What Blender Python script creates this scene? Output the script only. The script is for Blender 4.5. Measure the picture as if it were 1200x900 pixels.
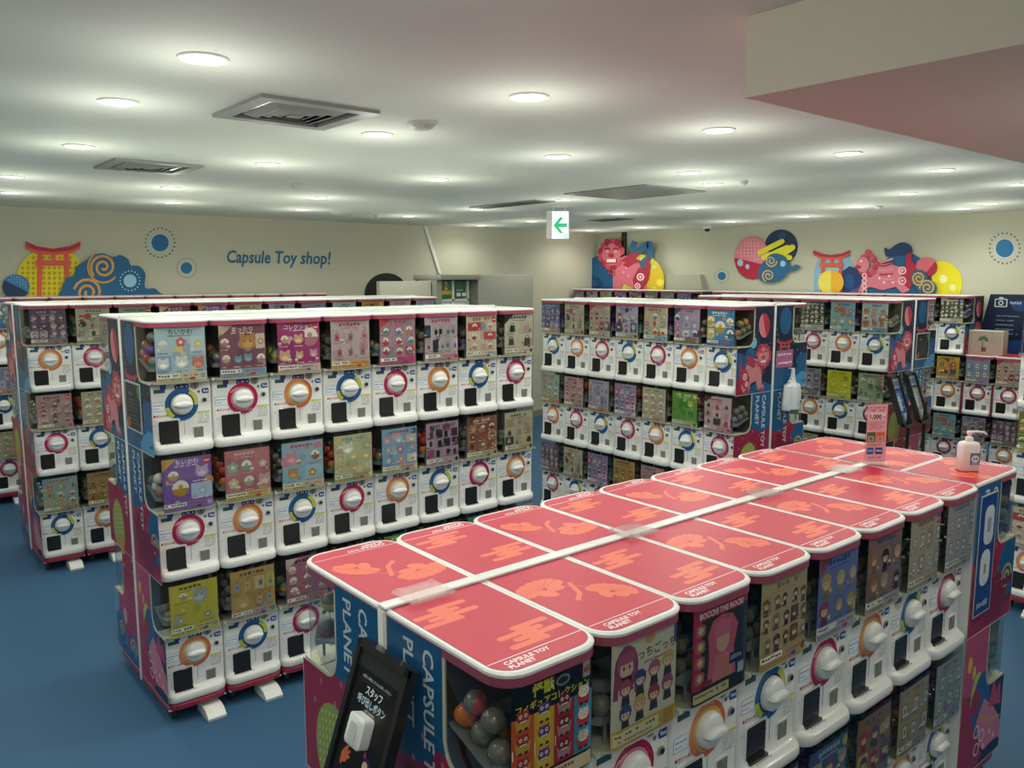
import bpy, math, random
from mathutils import Vector, Matrix
from mathutils.geometry import tessellate_polygon

for o in list(bpy.data.objects): bpy.data.objects.remove(o)
scene = bpy.context.scene
COL = scene.collection
PI = math.pi

# ------------------------------------------------------------------ camera
CAM = Vector((0, 0, 1.84)); FPX = 955.87; YAW = 0.6931; PITCH = 0.1319
cd = bpy.data.cameras.new('camera'); cd.sensor_width = 36; cd.lens = FPX / 1200 * 36; cd.clip_start = 0.05
co = bpy.data.objects.new('camera', cd); COL.objects.link(co)
co.location = CAM; co.rotation_euler = (PI / 2 - PITCH, 0, -YAW)
scene.camera = co
_f = Vector((math.sin(YAW), math.cos(YAW), 0)); _r = Vector((math.cos(YAW), -math.sin(YAW), 0))
_F = _f * math.cos(PITCH) - Vector((0, 0, math.sin(PITCH))); _U = Vector((0, 0, math.cos(PITCH))) + _f * math.sin(PITCH)
def ray(x, y): return _F + _r * ((x - 600) / FPX) - _U * ((y - 450) / FPX)
def on_z(x, y, z): d = ray(x, y); return CAM + d * ((z - CAM.z) / d.z)
def on_y(x, y, Y): d = ray(x, y); return CAM + d * (Y / d.y)
def on_x(x, y, X): d = ray(x, y); return CAM + d * (X / d.x)

# ------------------------------------------------------------------ world and exposure
w = bpy.data.worlds.new('world'); scene.world = w; w.use_nodes = True
w.node_tree.nodes['Background'].inputs[0].default_value = (0.9, 0.92, 0.85, 1)
w.node_tree.nodes['Background'].inputs[1].default_value = 0.30
scene.view_settings.view_transform = 'Standard'; scene.view_settings.look = 'None'
scene.view_settings.gamma = 1; scene.view_settings.exposure = 0.54
LAMP_W = 7.5            # power of one ceiling downlight
FILL_W = 1.55             # power of the unseen point light added below each downlight to brighten the ceiling
LENS_E = 4.0

W = 0.25; D = 0.375; H = 0.5225; CEIL = 2.41
WALLY = 7.98; WALLX = 8.15

# ------------------------------------------------------------------ materials
def lin(h):
    if not isinstance(h, str): return tuple(h) + ((1,) if len(h) == 3 else ())
    h = h.lstrip('#'); o = []
    for i in (0, 2, 4):
        c = int(h[i:i + 2], 16) / 255
        o.append(c / 12.92 if c <= .04045 else ((c + .055) / 1.055) ** 2.4)
    return (*o, 1)
def mat(name, col, rough=.45, metal=0, spec=.5, emit=0, noise=0, nscale=30, bump=0, coat=0):
    m = bpy.data.materials.new(name); m.use_nodes = True; nt = m.node_tree; b = nt.nodes['Principled BSDF']
    b.inputs['Base Color'].default_value = lin(col); b.inputs['Roughness'].default_value = rough
    b.inputs['Metallic'].default_value = metal; b.inputs['Specular IOR Level'].default_value = spec
    b.inputs['Coat Weight'].default_value = coat; b.inputs['Coat Roughness'].default_value = .08
    if emit: b.inputs['Emission Color'].default_value = lin(col); b.inputs['Emission Strength'].default_value = emit
    if noise or bump:
        tc = nt.nodes.new('ShaderNodeTexCoord'); n = nt.nodes.new('ShaderNodeTexNoise')
        n.inputs['Scale'].default_value = nscale; n.inputs['Detail'].default_value = 4
        nt.links.new(tc.outputs['Object'], n.inputs['Vector'])
        if noise:
            mx = nt.nodes.new('ShaderNodeMixRGB'); mx.blend_type = 'MULTIPLY'; mx.inputs[0].default_value = noise
            mx.inputs[1].default_value = lin(col); nt.links.new(n.outputs['Fac'], mx.inputs[2])
            br = nt.nodes.new('ShaderNodeBrightContrast'); br.inputs[1].default_value = noise * .35
            nt.links.new(mx.outputs[0], br.inputs[0]); nt.links.new(br.outputs[0], b.inputs['Base Color'])
        if bump:
            bp = nt.nodes.new('ShaderNodeBump'); bp.inputs['Strength'].default_value = bump; bp.inputs['Distance'].default_value = .002
            nt.links.new(n.outputs['Fac'], bp.inputs['Height']); nt.links.new(bp.outputs[0], b.inputs['Normal'])
    return m
def print_mat(name, rough, coat=0, emit=0, coatr=.1, ior=1.5):
    m = bpy.data.materials.new(name); m.use_nodes = True; nt = m.node_tree; b = nt.nodes['Principled BSDF']
    a = nt.nodes.new('ShaderNodeAttribute'); a.attribute_name = 'Col'
    nt.links.new(a.outputs['Color'], b.inputs['Base Color'])
    b.inputs['Roughness'].default_value = rough; b.inputs['Coat Weight'].default_value = coat; b.inputs['Coat Roughness'].default_value = coatr; b.inputs['Coat IOR'].default_value = ior
    if emit: nt.links.new(a.outputs['Color'], b.inputs['Emission Color']); b.inputs['Emission Strength'].default_value = emit
    return m
def clear_mat(name, tint, base=.04, rough=.03):
    m = bpy.data.materials.new(name); m.use_nodes = True; nt = m.node_tree; nt.nodes.clear()
    o = nt.nodes.new('ShaderNodeOutputMaterial'); t = nt.nodes.new('ShaderNodeBsdfTransparent'); g = nt.nodes.new('ShaderNodeBsdfGlossy')
    t.inputs[0].default_value = lin(tint); g.inputs['Roughness'].default_value = rough
    lw = nt.nodes.new('ShaderNodeLayerWeight'); lw.inputs[0].default_value = .5; mx = nt.nodes.new('ShaderNodeMixShader')
    pw = nt.nodes.new('ShaderNodeMath'); pw.operation = 'POWER'; pw.inputs[1].default_value = 4
    ad = nt.nodes.new('ShaderNodeMath'); ad.operation = 'MULTIPLY_ADD'; ad.inputs[1].default_value = .75; ad.inputs[2].default_value = base; ad.use_clamp = True
    nt.links.new(lw.outputs['Facing'], pw.inputs[0]); nt.links.new(pw.outputs[0], ad.inputs[0]); nt.links.new(ad.outputs[0], mx.inputs[0])
    nt.links.new(t.outputs[0], mx.inputs[1]); nt.links.new(g.outputs[0], mx.inputs[2]); nt.links.new(mx.outputs[0], o.inputs[0])
    return m
M = dict(
    ceiling=mat('ceiling_paint', '#dfe2da', .8, noise=.06, nscale=3),
    wall=mat('wall_paper', '#c0beaa', .8, noise=.08, nscale=60, bump=.15),
    bulk=mat('bulkhead_paint', '#e6e0cc', .8, noise=.05, nscale=20),
    floor=mat('blue_vinyl_floor', '#02507a', .5, noise=.14, nscale=5, spec=.15),
    body=mat('white_plastic', '#e4e4e2', .3, noise=.04, nscale=12, coat=.25),
    white=mat('white_enamel', '#e8e8e6', .35, noise=.04, nscale=9),
    cream=mat('cream_plastic', '#cdccb4', .4, noise=.06, nscale=15),
    inner=mat('shade_darkened_inner', '#3f332c', .5, noise=.1, nscale=10),  # shade behind the posters is painted into this dark base colour
    tray=mat('grey_tray_plastic', '#7d827f', .4, noise=.08, nscale=12),
    rim=mat('dusky_pink_rim', '#9c3854', .35, noise=.08, nscale=15, coat=.3),
    band=mat('crimson_base_band', '#a01e3e', .4, noise=.06, nscale=15),
    black=mat('black_gloss_plastic', '#0c0c0d', .18, noise=.05, nscale=10),
    rubber=mat('black_rubber', '#101010', .7, noise=.1, nscale=30),
    grey=mat('grey_plastic', '#8a8a86', .4, noise=.08, nscale=30),
    chute=mat('grey_coin_cup', '#6f6d64', .4, noise=.15, nscale=30),
    steel=mat('brushed_steel', '#9a9a98', .3, metal=.9, noise=.1, nscale=40),
    vent=mat('vent_metal', '#8e8e8c', .5, metal=.2, noise=.06, nscale=20),
    ventw=mat('vent_frame_white', '#c9c9c4', .5, noise=.05, nscale=20),
    part=mat('grey_partition_laminate', '#8d8c80', .6, noise=.05, nscale=6),
    partlt=mat('pale_partition_laminate', '#aba999', .6, noise=.05, nscale=6),
    lens=mat('lamp_lens', '#fffdf2', .5, emit=LENS_E),
    pr=print_mat('printed_sheet', .35), prw=print_mat('printed_wall_board', .6),
    lidp=print_mat('printed_lid_sheet', .5, coat=.12, coatr=.35, ior=1.5), lit=print_mat('backlit_sign', .4, emit=.6),
    clear=clear_mat('clear_plastic_window', '#f3f5f0', .035), acr=clear_mat('clear_acrylic', '#f8f2f2', .035, .3),
    bag=mat('white_plastic_bag', '#dfe3e6', .35, noise=.08, nscale=25, bump=.4),
    bottle=mat('milky_white_bottle', '#eedfdc', .35, noise=.03, nscale=10),
)
CAPC = dict(red='#b8382f', orange='#d8742a', yellow='#c8b83a', green='#3f7a62', blue='#4a7fa8', pink='#c05f86', purple='#6a4a9a', white='#c9c9c2', teal='#4f8f88', clear='#6f6a60')
MC = {k: mat(k + '_capsule_plastic', v, .15, noise=.05, nscale=40, coat=.5) for k, v in CAPC.items()}

# ------------------------------------------------------------------ object helpers
def new_mesh(name, verts, faces, mats=None, fm=None, smooth=None, cols=None):
    me = bpy.data.meshes.new(name); me.from_pydata([tuple(v) for v in verts], [], faces)
    if mats:
        for m in (mats if isinstance(mats, (list, tuple)) else [mats]): me.materials.append(m)
    if fm: me.polygons.foreach_set('material_index', fm)
    if cols:
        a = me.color_attributes.new('Col', 'FLOAT_COLOR', 'POINT')
        a.data.foreach_set('color', [c for q in cols for c in q])
    if smooth is not None:
        me.polygons.foreach_set('use_smooth', [True] * len(me.polygons))
        me.set_sharp_from_angle(angle=math.radians(smooth))
    me.update(); return me
def link(name, me, parent=None, loc=None, rot=None, kind=None, label=None):
    o = bpy.data.objects.new(name, me); COL.objects.link(o)
    if parent is not None: o.parent = parent
    if loc is not None: o.location = loc
    if rot is not None: o.rotation_euler = rot
    if kind: o['kind'] = kind
    if label: o['label'] = label
    return o
def tag(o, label, cat, group=None):
    o['label'] = label; o['category'] = cat; o['kind'] = 'thing'
    if group: o['group'] = group
    return o
def empty(name, loc, rz=0, label=None, cat=None, group=None):
    o = bpy.data.objects.new(name, None); COL.objects.link(o); o.location = loc; o.rotation_euler = (0, 0, rz); o.empty_display_size = .05
    if label: tag(o, label, cat, group)
    return o

class MB:                                    # collects solids into one mesh
    def __init__(s): s.v = []; s.f = []; s.m = []
    def add(s, vs, fs, mi=0):
        b = len(s.v); s.v += [Vector(v) for v in vs]; s.f += [tuple(i + b for i in f) for f in fs]; s.m += [mi] * len(fs)
    def box(s, a, b, mi=0, rot=None, piv=None):
        x0, y0, z0 = a; x1, y1, z1 = b
        vs = [Vector(p) for p in ((x0, y0, z0), (x1, y0, z0), (x1, y1, z0), (x0, y1, z0), (x0, y0, z1), (x1, y0, z1), (x1, y1, z1), (x0, y1, z1))]
        if rot is not None:
            c = Vector(piv) if piv is not None else sum(vs, Vector()) / 8
            vs = [c + rot @ (v - c) for v in vs]
        s.add(vs, [(3, 2, 1, 0), (4, 5, 6, 7), (0, 1, 5, 4), (1, 2, 6, 5), (2, 3, 7, 6), (3, 0, 4, 7)], mi)
    def bbox(s, a, b, r=.004, mi=0):         # box with chamfered edges
        x0, y0, z0 = a; x1, y1, z1 = b
        def ring(z, i): return [(x0 + i, y0 + i + r, z), (x0 + i + r, y0 + i, z), (x1 - i - r, y0 + i, z), (x1 - i, y0 + i + r, z), (x1 - i, y1 - i - r, z), (x1 - i - r, y1 - i, z), (x0 + i + r, y1 - i, z), (x0 + i, y1 - i - r, z)]
        s.loft([ring(z0, r * .7), ring(z0 + r, 0), ring(z1 - r, 0), ring(z1, r * .7)], mi)
    def loft(s, rings, mi=0, cap=True, mis=None, closed=True):
        n = len(rings[0]); vs = [p for r in rings for p in r]; b = len(s.v); s.v += [Vector(v) for v in vs]
        for i in range(len(rings) - 1):
            for j in range(n if closed else n - 1):
                k = (j + 1) % n
                s.f.append((b + i * n + j, b + i * n + k, b + (i + 1) * n + k, b + (i + 1) * n + j)); s.m.append(mis[i] if mis else mi)
        if cap:
            s.f.append(tuple(b + j for j in reversed(range(n)))); s.m.append(mis[0] if mis else mi)
            s.f.append(tuple(b + (len(rings) - 1) * n + j for j in range(n))); s.m.append(mis[-1] if mis else mi)
    def cyl(s, c, r, h, n=16, ax='z', mi=0, r2=None):
        r2 = r if r2 is None else r2; rs = []
        for rr, t in ((r, 0), (r2, h)):
            g = []
            for k in range(n):
                a = 2 * PI * k / n; u, v = rr * math.cos(a), rr * math.sin(a)
                g.append({'z': (c[0] + u, c[1] + v, c[2] + t), 'y': (c[0] + u, c[1] + t, c[2] - v), 'x': (c[0] + t, c[1] + u, c[2] + v)}[ax])
            rs.append(g)
        s.loft(rs, mi)
    def lathe(s, prof, c=(0, 0, 0), n=20, mi=0, ax='z', sx=1, sy=1):
        rs = []
        for r, t in prof:
            g = []
            for k in range(n):
                a = 2 * PI * k / n; u, v = r * math.cos(a) * sx, r * math.sin(a) * sy
                g.append((c[0] + u, c[1] + v, c[2] + t) if ax == 'z' else (c[0] + u, c[1] + t, c[2] - v))
            rs.append(g)
        s.loft(rs, mi)
    def sphere(s, c, r, n=12, m=8, mi=0, sz=1):
        rs = []
        for i in range(1, m):
            t = PI * i / m; rs.append([(c[0] + r * math.sin(t) * math.cos(2 * PI * k / n), c[1] + r * math.sin(t) * math.sin(2 * PI * k / n), c[2] - r * sz * math.cos(t)) for k in range(n)])
        s.loft(rs, mi)
    def tube(s, pts, r, n=8, mi=0):
        pts = [Vector(p) for p in pts]; rs = []
        for i, p in enumerate(pts):
            d = (pts[min(i + 1, len(pts) - 1)] - pts[max(i - 1, 0)]).normalized()
            u = d.cross(Vector((0, 0, 1)) if abs(d.z) < .9 else Vector((1, 0, 0))).normalized(); v = d.cross(u)
            rr = r[i] if isinstance(r, (list, tuple)) else r
            rs.append([p + u * rr * math.cos(2 * PI * k / n) + v * rr * math.sin(2 * PI * k / n) for k in range(n)])
        s.loft(rs, mi)
    def mesh(s, name, mats, smooth=35): return new_mesh(name, s.v, s.f, mats, s.m, smooth)

# ------------------------------------------------------------------ flat print builder
_tc = {}
def text_polys(st, bold=0.0, sp=1.0):
    k = (st, bold, sp)
    if k not in _tc:
        c = bpy.data.curves.new('t', 'FONT'); c.body = st; c.offset = bold; c.resolution_u = 2; c.space_character = sp
        o = bpy.data.objects.new('t', c); me = bpy.data.meshes.new_from_object(o)
        vs = [(v.co.x, v.co.y) for v in me.vertices]; fs = [tuple(p.vertices) for p in me.polygons]
        xs = [v[0] for v in vs] or [0]
        _tc[k] = (vs, fs, min(xs), max(xs)); bpy.data.objects.remove(o); bpy.data.curves.remove(c); bpy.data.meshes.remove(me)
    return _tc[k]
def ell(cx, cy, rx, ry=None, n=16, a0=0, a1=2 * PI, rot=0):
    ry = rx if ry is None else ry; full = abs(a1 - a0) > 6.28; o = []
    for k in range(n if full else n + 1):
        a = a0 + (a1 - a0) * k / n; u, v = rx * math.cos(a), ry * math.sin(a)
        o.append((cx + u * math.cos(rot) - v * math.sin(rot), cy + u * math.sin(rot) + v * math.cos(rot)))
    return o
def rrect(x0, y0, x1, y1, r, n=4):
    o = []
    for cx, cy, a in ((x1 - r, y1 - r, 0), (x0 + r, y1 - r, PI / 2), (x0 + r, y0 + r, PI), (x1 - r, y0 + r, 3 * PI / 2)):
        for k in range(n + 1): t = a + PI / 2 * k / n; o.append((cx + r * math.cos(t), cy + r * math.sin(t)))
    return o
def clip(poly, reg):
    out = poly
    for i in range(len(reg)):
        a, b = reg[i], reg[(i + 1) % len(reg)]; inp = out; out = []
        if not inp: break
        def side(p): return (b[0] - a[0]) * (p[1] - a[1]) - (b[1] - a[1]) * (p[0] - a[0])
        for j in range(len(inp)):
            p, q = inp[j - 1], inp[j]; sp_, sq = side(p), side(q)
            if sq >= 0:
                if sp_ < 0: t = sp_ / (sp_ - sq); out.append((p[0] + (q[0] - p[0]) * t, p[1] + (q[1] - p[1]) * t))
                out.append(q)
            elif sp_ >= 0 and sp_ != sq: t = sp_ / (sp_ - sq); out.append((p[0] + (q[0] - p[0]) * t, p[1] + (q[1] - p[1]) * t))
    return out
def smooth(pts, closed=True, n=4):           # Catmull-Rom through the points
    m = len(pts); o = []
    for i in range(m if closed else m - 1):
        g = lambda k: pts[k % m] if closed else pts[max(0, min(m - 1, k))]
        p0, p1, p2, p3 = g(i - 1), g(i), g(i + 1), g(i + 2)
        for k in range(n):
            t = k / n; o.append(tuple(.5 * (2 * p1[j] + (p2[j] - p0[j]) * t + (2 * p0[j] - 5 * p1[j] + 4 * p2[j] - p3[j]) * t * t + (3 * p1[j] - p0[j] - 3 * p2[j] + p3[j]) * t ** 3) for j in (0, 1)))
    if not closed: o.append(tuple(pts[-1]))
    return o
class Print:
    def __init__(s, flip=1, step=3e-5): s.it = []; s.h = 0; s.step = step; s.fl = flip; s.lu = True; s.solid = False; s.sides = []
    def poly(s, pts, col, up=True, thick=0):
        if up or s.lu: s.h += s.step
        s.lu = up
        col = lin(col)
        if len(pts) == 3: tr = [tuple(pts)]
        else: tr = [tuple(pts[i] for i in t) for t in tessellate_polygon([[Vector((p[0], p[1], 0)) for p in pts]])]
        for t in tr: s.it.append((t, s.h + thick, col))
        if s.solid and not thick: s.sides.append((pts, s.h, col))
        if thick:
            s.sides.append((pts, s.h + thick, col))
            s.h += thick + s.step
    def rect(s, x0, y0, x1, y1, col, up=True): s.poly([(x0, y0), (x1, y0), (x1, y1), (x0, y1)], col, up)
    def ell(s, cx, cy, rx, ry=None, col='#fff', n=14, up=True, rot=0): s.poly(ell(cx, cy, rx, ry, n, rot=rot), col, up)
    def ring(s, cx, cy, r0, r1, col, n=20, a0=0, a1=2 * PI, up=True, sy=1):
        if up or s.lu: s.h += s.step
        s.lu = up
        for k in range(n):
            a, b = a0 + (a1 - a0) * k / n, a0 + (a1 - a0) * (k + 1) / n
            q = [(cx + r * math.cos(t), cy + s.fl * r * sy * math.sin(t)) for r, t in ((r0, a), (r1, a), (r1, b), (r0, b))]
            s.it.append((tuple(q), s.h, lin(col)))
    def stroke(s, pts, wd, col, up=True, taper=False):
        if up or s.lu: s.h += s.step
        s.lu = up
        L = []; n = len(pts)
        for i, p in enumerate(pts):
            a, b = pts[max(0, i - 1)], pts[min(n - 1, i + 1)]; dx, dy = b[0] - a[0], b[1] - a[1]; l = math.hypot(dx, dy) or 1
            h = wd / 2 * (1 - .7 * i / (n - 1) if taper else 1)
            L.append(((p[0] - dy / l * h, p[1] + dx / l * h), (p[0] + dy / l * h, p[1] - dx / l * h)))
        if s.solid: s.sides.append(([a for a, b in L] + [b for a, b in reversed(L)], s.h, lin(col)))
        for i in range(n - 1): s.it.append(((L[i][0], L[i][1], L[i + 1][1], L[i + 1][0]), s.h, lin(col)))
    def spiral(s, cx, cy, r, wd, col, turns=2, a0=0, dirn=1, sx=1, n=None):
        n = n or int(14 * turns)
        s.stroke([(cx + sx * r * (1 - .88 * k / n) * math.cos(a0 + dirn * 2 * PI * turns * k / n), cy + r * (1 - .88 * k / n) * math.sin(a0 + dirn * 2 * PI * turns * k / n)) for k in range(n + 1)], wd, col, taper=False)
    def dots(s, cx, cy, R, n, r, col, sx=1):
        s.h += s.step; s.lu = False
        for k in range(n):
            a = 2 * PI * k / n; s.poly(ell(cx + R * sx * math.cos(a), cy + R * math.sin(a), r * sx, r, 6), col, False)
    def text(s, st, x, y, size, col, rot=0, bold=.01, align='l', sp=1.0, sx=1.0, shear=0):
        vs, fs, x0, x1 = text_polys(st, bold, sp); s.h += s.step; s.lu = True
        off = {'l': -x0, 'c': -(x0 + x1) / 2, 'r': -x1}[align]; c, sn = math.cos(rot), math.sin(rot)
        q = []
        for u, v in vs:
            u = (u + off + shear * v) * size * sx; v = v * size * s.fl
            q.append((x + u * c - v * sn, y + u * sn + v * c))
        for f in fs: s.it.append((tuple(q[i] for i in f), s.h, lin(col)))
    def glyphs(s, x0, y0, x1, y1, col, n, rnd):           # illegible small print as broken bars
        s.h += s.step; s.lu = False; wd = (x1 - x0) / n
        for i in range(n):
            if rnd.random() < .85:
                a = x0 + wd * (i + .1); s.rect(a, y0 + (y1 - y0) * rnd.random() * .3, a + wd * .75, y1 - (y1 - y0) * rnd.random() * .3, col, False)
    def mesh(s, name, fn, m, regs=None, base=0):
        V = []; Fc = []; C = []
        for pts, h, col in s.it:
            if regs is None: pcs = [pts]
            else:
                pcs = []
                for r in regs:
                    c = clip(list(pts), r)
                    if len(c) >= 3: pcs.append(c)
            for pc in pcs:
                b = len(V); V += [fn(p[0], p[1], h + base) for p in pc]; Fc.append(tuple(range(b, b + len(pc)))); C += [col] * len(pc)
        for pts, h, col in getattr(s, 'sides', []):
            n = len(pts); h0 = max(0, h - .006) if h > .018 else 0
            for i in range(n):
                p, q = pts[i], pts[(i + 1) % n]; b = len(V)
                V += [fn(p[0], p[1], h0), fn(q[0], q[1], h0), fn(q[0], q[1], h + base), fn(p[0], p[1], h + base)]; Fc.append((b, b + 1, b + 2, b + 3)); C += [col] * 4
        me = bpy.data.meshes.new(name); me.from_pydata([tuple(v) for v in V], [], Fc); me.materials.append(m)
        a = me.color_attributes.new('Col', 'FLOAT_COLOR', 'POINT'); a.data.foreach_set('color', [c for q in C for c in q]); me.update()
        return me

# ------------------------------------------------------------------ guardian lion used on panels and walls
def lion(P, T, s, pk='#d8848f', dk='#b43a54', lt='#e8a0aa', curl='#efd0d2'):
    """T maps local (0..1, 0..1) to the print plane; looks at the viewer's left"""
    def pl(pts, c): P.poly([T(*p) for p in pts], c)
    def el(x, y, a, b, c, r=0, n=14): P.poly([T(*q) for q in ell(x, y, a, b, n, rot=r)], c)
    pl([(.30, .62), (.55, .72), (.82, .60), (.92, .40), (.98, .12), (.90, .0), (.72, .02), (.66, .18), (.5, .22), (.42, .02), (.2, .0), (.22, .1), (.3, .14)], pk)
    pl([(.70, .30), (.82, .50), (.96, .52), (1.0, .75), (1.06, .55), (1.02, .3), (.9, .1), (.74, .04)], dk)
    for x, y, r in ((.86, .34, .075), (.80, .18, .06)):
        P.ring(*T(x, y), r * s * .62, r * s, curl, 14); P.ring(*T(x, y), 0, r * s * .35, curl, 8)
    pl([(.45, .62), (.7, .78), (.86, .76), (.74, .66), (.62, .58)], dk); pl([(.5, .56), (.74, .68), (.9, .6), (.74, .58), (.6, .5)], dk)
    for k in range(11):
        a = .3 + k * .52; el(.27 + .20 * math.cos(a), .74 + .20 * math.sin(a), .075, .08, dk if k % 2 else '#c24a60')
    el(.27, .74, .19, .20, pk); el(.18, .95, .05, .07, dk); el(.38, .95, .05, .07, dk)
    for x in (.19, .36): el(x, .83, .06, .035, dk); el(x, .80, .028, .022, '#f4e2de', n=8); el(x, .80, .012, .014, '#3a1420', n=6)
    el(.27, .72, .06, .04, dk); pl([(.14, .66), (.40, .66), (.38, .58), (.16, .58)], '#8e1c38'); pl([(.17, .655), (.37, .655), (.36, .60), (.18, .60)], '#f1dcda')
    for k in range(4): P.ring(*T(.24 + .08 * (k % 2), .48 - .07 * (k // 2) - .02 * (k % 2)), .022 * s, .036 * s, dk, 10)
    el(.30, .02, .09, .035, dk); el(.78, .02, .09, .035, dk)
    for x, y in ((.52, .42), (.62, .36), (.58, .5)): el(x, y, .02, .02, lt, n=6)
def torii(P, x0, y0, w_, h_, c1, c2, fl=1):
    q = lambda x, y: (x0 + x * w_, y0 + fl * y * h_)
    P.poly([q(.2, 0), q(.28, 0), q(.31, .85), (q(.22, .85))], c1); P.poly([q(.72, 0), q(.80, 0), q(.78, .85), q(.69, .85)], c1)
    P.poly([q(.19, 0), q(.29, 0), q(.29, .07), q(.19, .07)], c2); P.poly([q(.71, 0), q(.81, 0), q(.81, .07), q(.71, .07)], c2)
    P.poly([q(.18, .60), q(.82, .60), q(.82, .69), q(.18, .69)], c1); P.poly([q(.47, .66), q(.54, .66), q(.54, .85), q(.47, .85)], c1)
    P.poly([q(.0, .98), q(.15, .89), q(.5, .84), q(.85, .89), q(1, .98), q(.985, .88), q(.82, .80), q(.5, .77), q(.18, .80), q(.015, .88)], c1)
    P.poly([q(.0, 1.0), q(.2, .92), q(.5, .88), q(.8, .92), q(1, 1.0), q(.99, .92), q(.8, .85), q(.5, .82), q(.2, .85), q(.01, .92)], c2)


# ------------------------------------------------------------------ room shell
def wallbox(name, a, b, m):
    mb = MB(); mb.box(a, b); o = link(name, new_mesh(name, mb.v, mb.f, m), kind='structure'); return o
X0, Y0 = -3.4, -3.4
wallbox('floor', (X0, Y0, -.1), (WALLX, WALLY, 0), M['floor'])
wallbox('ceiling', (X0, Y0, CEIL), (WALLX, WALLY, CEIL + .1), M['ceiling'])
wallbox('wall_left', (X0, WALLY, -.1), (WALLX + .1, WALLY + .1, CEIL + .1), M['wall'])
wallbox('wall_right', (WALLX, Y0, -.1), (WALLX + .1, WALLY, CEIL + .1), M['wall'])
wallbox('wall_back', (X0, Y0 - .1, -.1), (WALLX + .1, Y0, CEIL + .1), M['wall'])
wallbox('wall_near', (X0 - .1, Y0 - .1, -.1), (X0, WALLY + .1, CEIL + .1), M['wall'])
bk = wallbox('bulkhead', (1.613, Y0, 2.235), (WALLX, 1.125, CEIL - .0005), M['bulk'])
for i, (a, b) in enumerate((((X0, WALLY - .012, 0), (WALLX, WALLY, .08)), ((WALLX - .012, Y0, 0), (WALLX, WALLY - .012, .08)))): wallbox('baseboard_' + ('left', 'right')[i], a, b, M['part'])
# ceiling joint and a thin pale strip modelled in place of a slanted light streak
wallbox('trim_1', (5.28, 5.93, CEIL - .006), (5.31, WALLY, CEIL), M['ceiling'])
m = MB(); p = [on_y(497, 263.5, WALLY), on_y(515, 321, WALLY)]; m.loft([[(q.x - .02, WALLY, q.z), (q.x + .02, WALLY, q.z), (q.x + .02, WALLY - .02, q.z), (q.x - .02, WALLY - .02, q.z)] for q in p]); link('light_streak_strip', m.mesh('light_streak_strip', [M['ceiling']]), kind='structure')

# ------------------------------------------------------------------ ceiling downlights (photo position, label)
DL = [(238.5, 68, 'largest round recessed downlight, upper left, nearest the camera'), (139, 119, 'round recessed downlight left of the near square air vent'), (92.5, 171, 'round recessed downlight just above left of the far square air vent'),
      (14, 206.5, 'upper of two round downlights at the left photo edge'), (12, 225.5, 'lower of two round downlights at the left photo edge'), (200.5, 220, 'upper of two round downlights above the pair of blue suns'), (202, 237, 'lower of two round downlights above the pair of blue suns'),
      (314, 192, 'round recessed downlight to the right of the far square air vent'), (442.5, 157, 'round recessed downlight beside the near smoke detector'), (373, 231.5, 'upper of two round downlights above the blue wall lettering'), (354, 245.5, 'lower of two round downlights above the blue wall lettering'),
      (513.5, 210, 'round recessed downlight between smoke detector and exit sign, alone'), (559, 245, 'round downlight left of the exit sign, the upper of two'), (479, 253, 'round recessed downlight by the slanted light-streak strip of the left wall'),
      (620, 113, 'large round recessed downlight at top centre of the ceiling'), (842.5, 152, 'large round recessed downlight just left below the bulkhead corner'), (993.5, 179.5, 'round recessed downlight below the middle of the bulkhead edge'),
      (653.5, 183, 'round recessed downlight above the exit sign, in open ceiling'), (808, 202, 'round downlight above the right end of the ceiling grille'), (835, 215.5, 'round downlight at the right corner of the ceiling grille'), (1104.5, 199, 'round recessed downlight under the right part of the bulkhead edge'),
      (1197.5, 215.5, 'round recessed downlight cut by the right photo edge'), (1063.5, 226.5, 'round recessed downlight above the red lion with a flying tail'), (1160, 238.5, 'round recessed downlight above the right blue dotted sun'), (660, 234, 'round downlight directly above the exit sign by the grille'),
      (724, 250.5, 'round recessed downlight beneath the ceiling grille, left one'), (811.5, 243, 'round recessed downlight beneath the ceiling grille, right one'), (1004, 242, 'round recessed downlight above the right wall torii gate'), (941, 253.5, 'round recessed downlight above the red ball and navy cloud'),
      (855.5, 259.5, 'round recessed downlight right of the dome camera'), (752, 266.5, 'round downlight nearest the black wall duct'), (691, 270, 'round downlight right of the exit sign, near the room corner'), (623.5, 259, 'round downlight just left of the exit sign'), (564.5, 264, 'round downlight left of the exit sign, the lower of two')]
OFF = [(.75, 1.05), (-.2, 2.2), (-.2, 3.2), (-.2, 4.4), (-.2, 5.6), (-.2, 6.7), (-1.3, 2.2), (-1.3, 4.4), (-1.3, 6.6), (.3, .1), (-1.2, 0), (-.4, -1.2), (1.0, -1.2), (-2.2, 1.2), (-2.0, -1.5), (5.9, 1.35), (6.9, 1.6), (7.5, 3.0)]
BULK_FILL = [(2.35, .3), (3.3, .45), (4.3, .1), (2.3, -.8)]  # unseen lamps added to brighten the counter fronts and bulkhead underside
m = MB(); m.lathe([(.066, .001), (.066, -.004), (.060, -.006), (.054, -.004), (.054, .001)], n=24); RING = m.mesh('trim_ring', [M['white']])
m = MB(); m.lathe([(.053, .0), (.053, -.003), (.04, -.0045), (.0, -.005)], n=24); LENS = m.mesh('lens', [M['lens']])
ld = bpy.data.lights.new('downlight_beam', 'SPOT'); ld.energy = LAMP_W; ld.spot_size = math.radians(165); ld.spot_blend = .55; ld.shadow_soft_size = .05; ld.color = (.985, 1.0, .885)
lg = bpy.data.lights.new('ceiling_fill_light', 'POINT'); lg.energy = FILL_W; lg.shadow_soft_size = .06; lg.color = (.97, 1.0, .86)  # unseen fill hung under the fixture, lifts the ceiling tone
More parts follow.
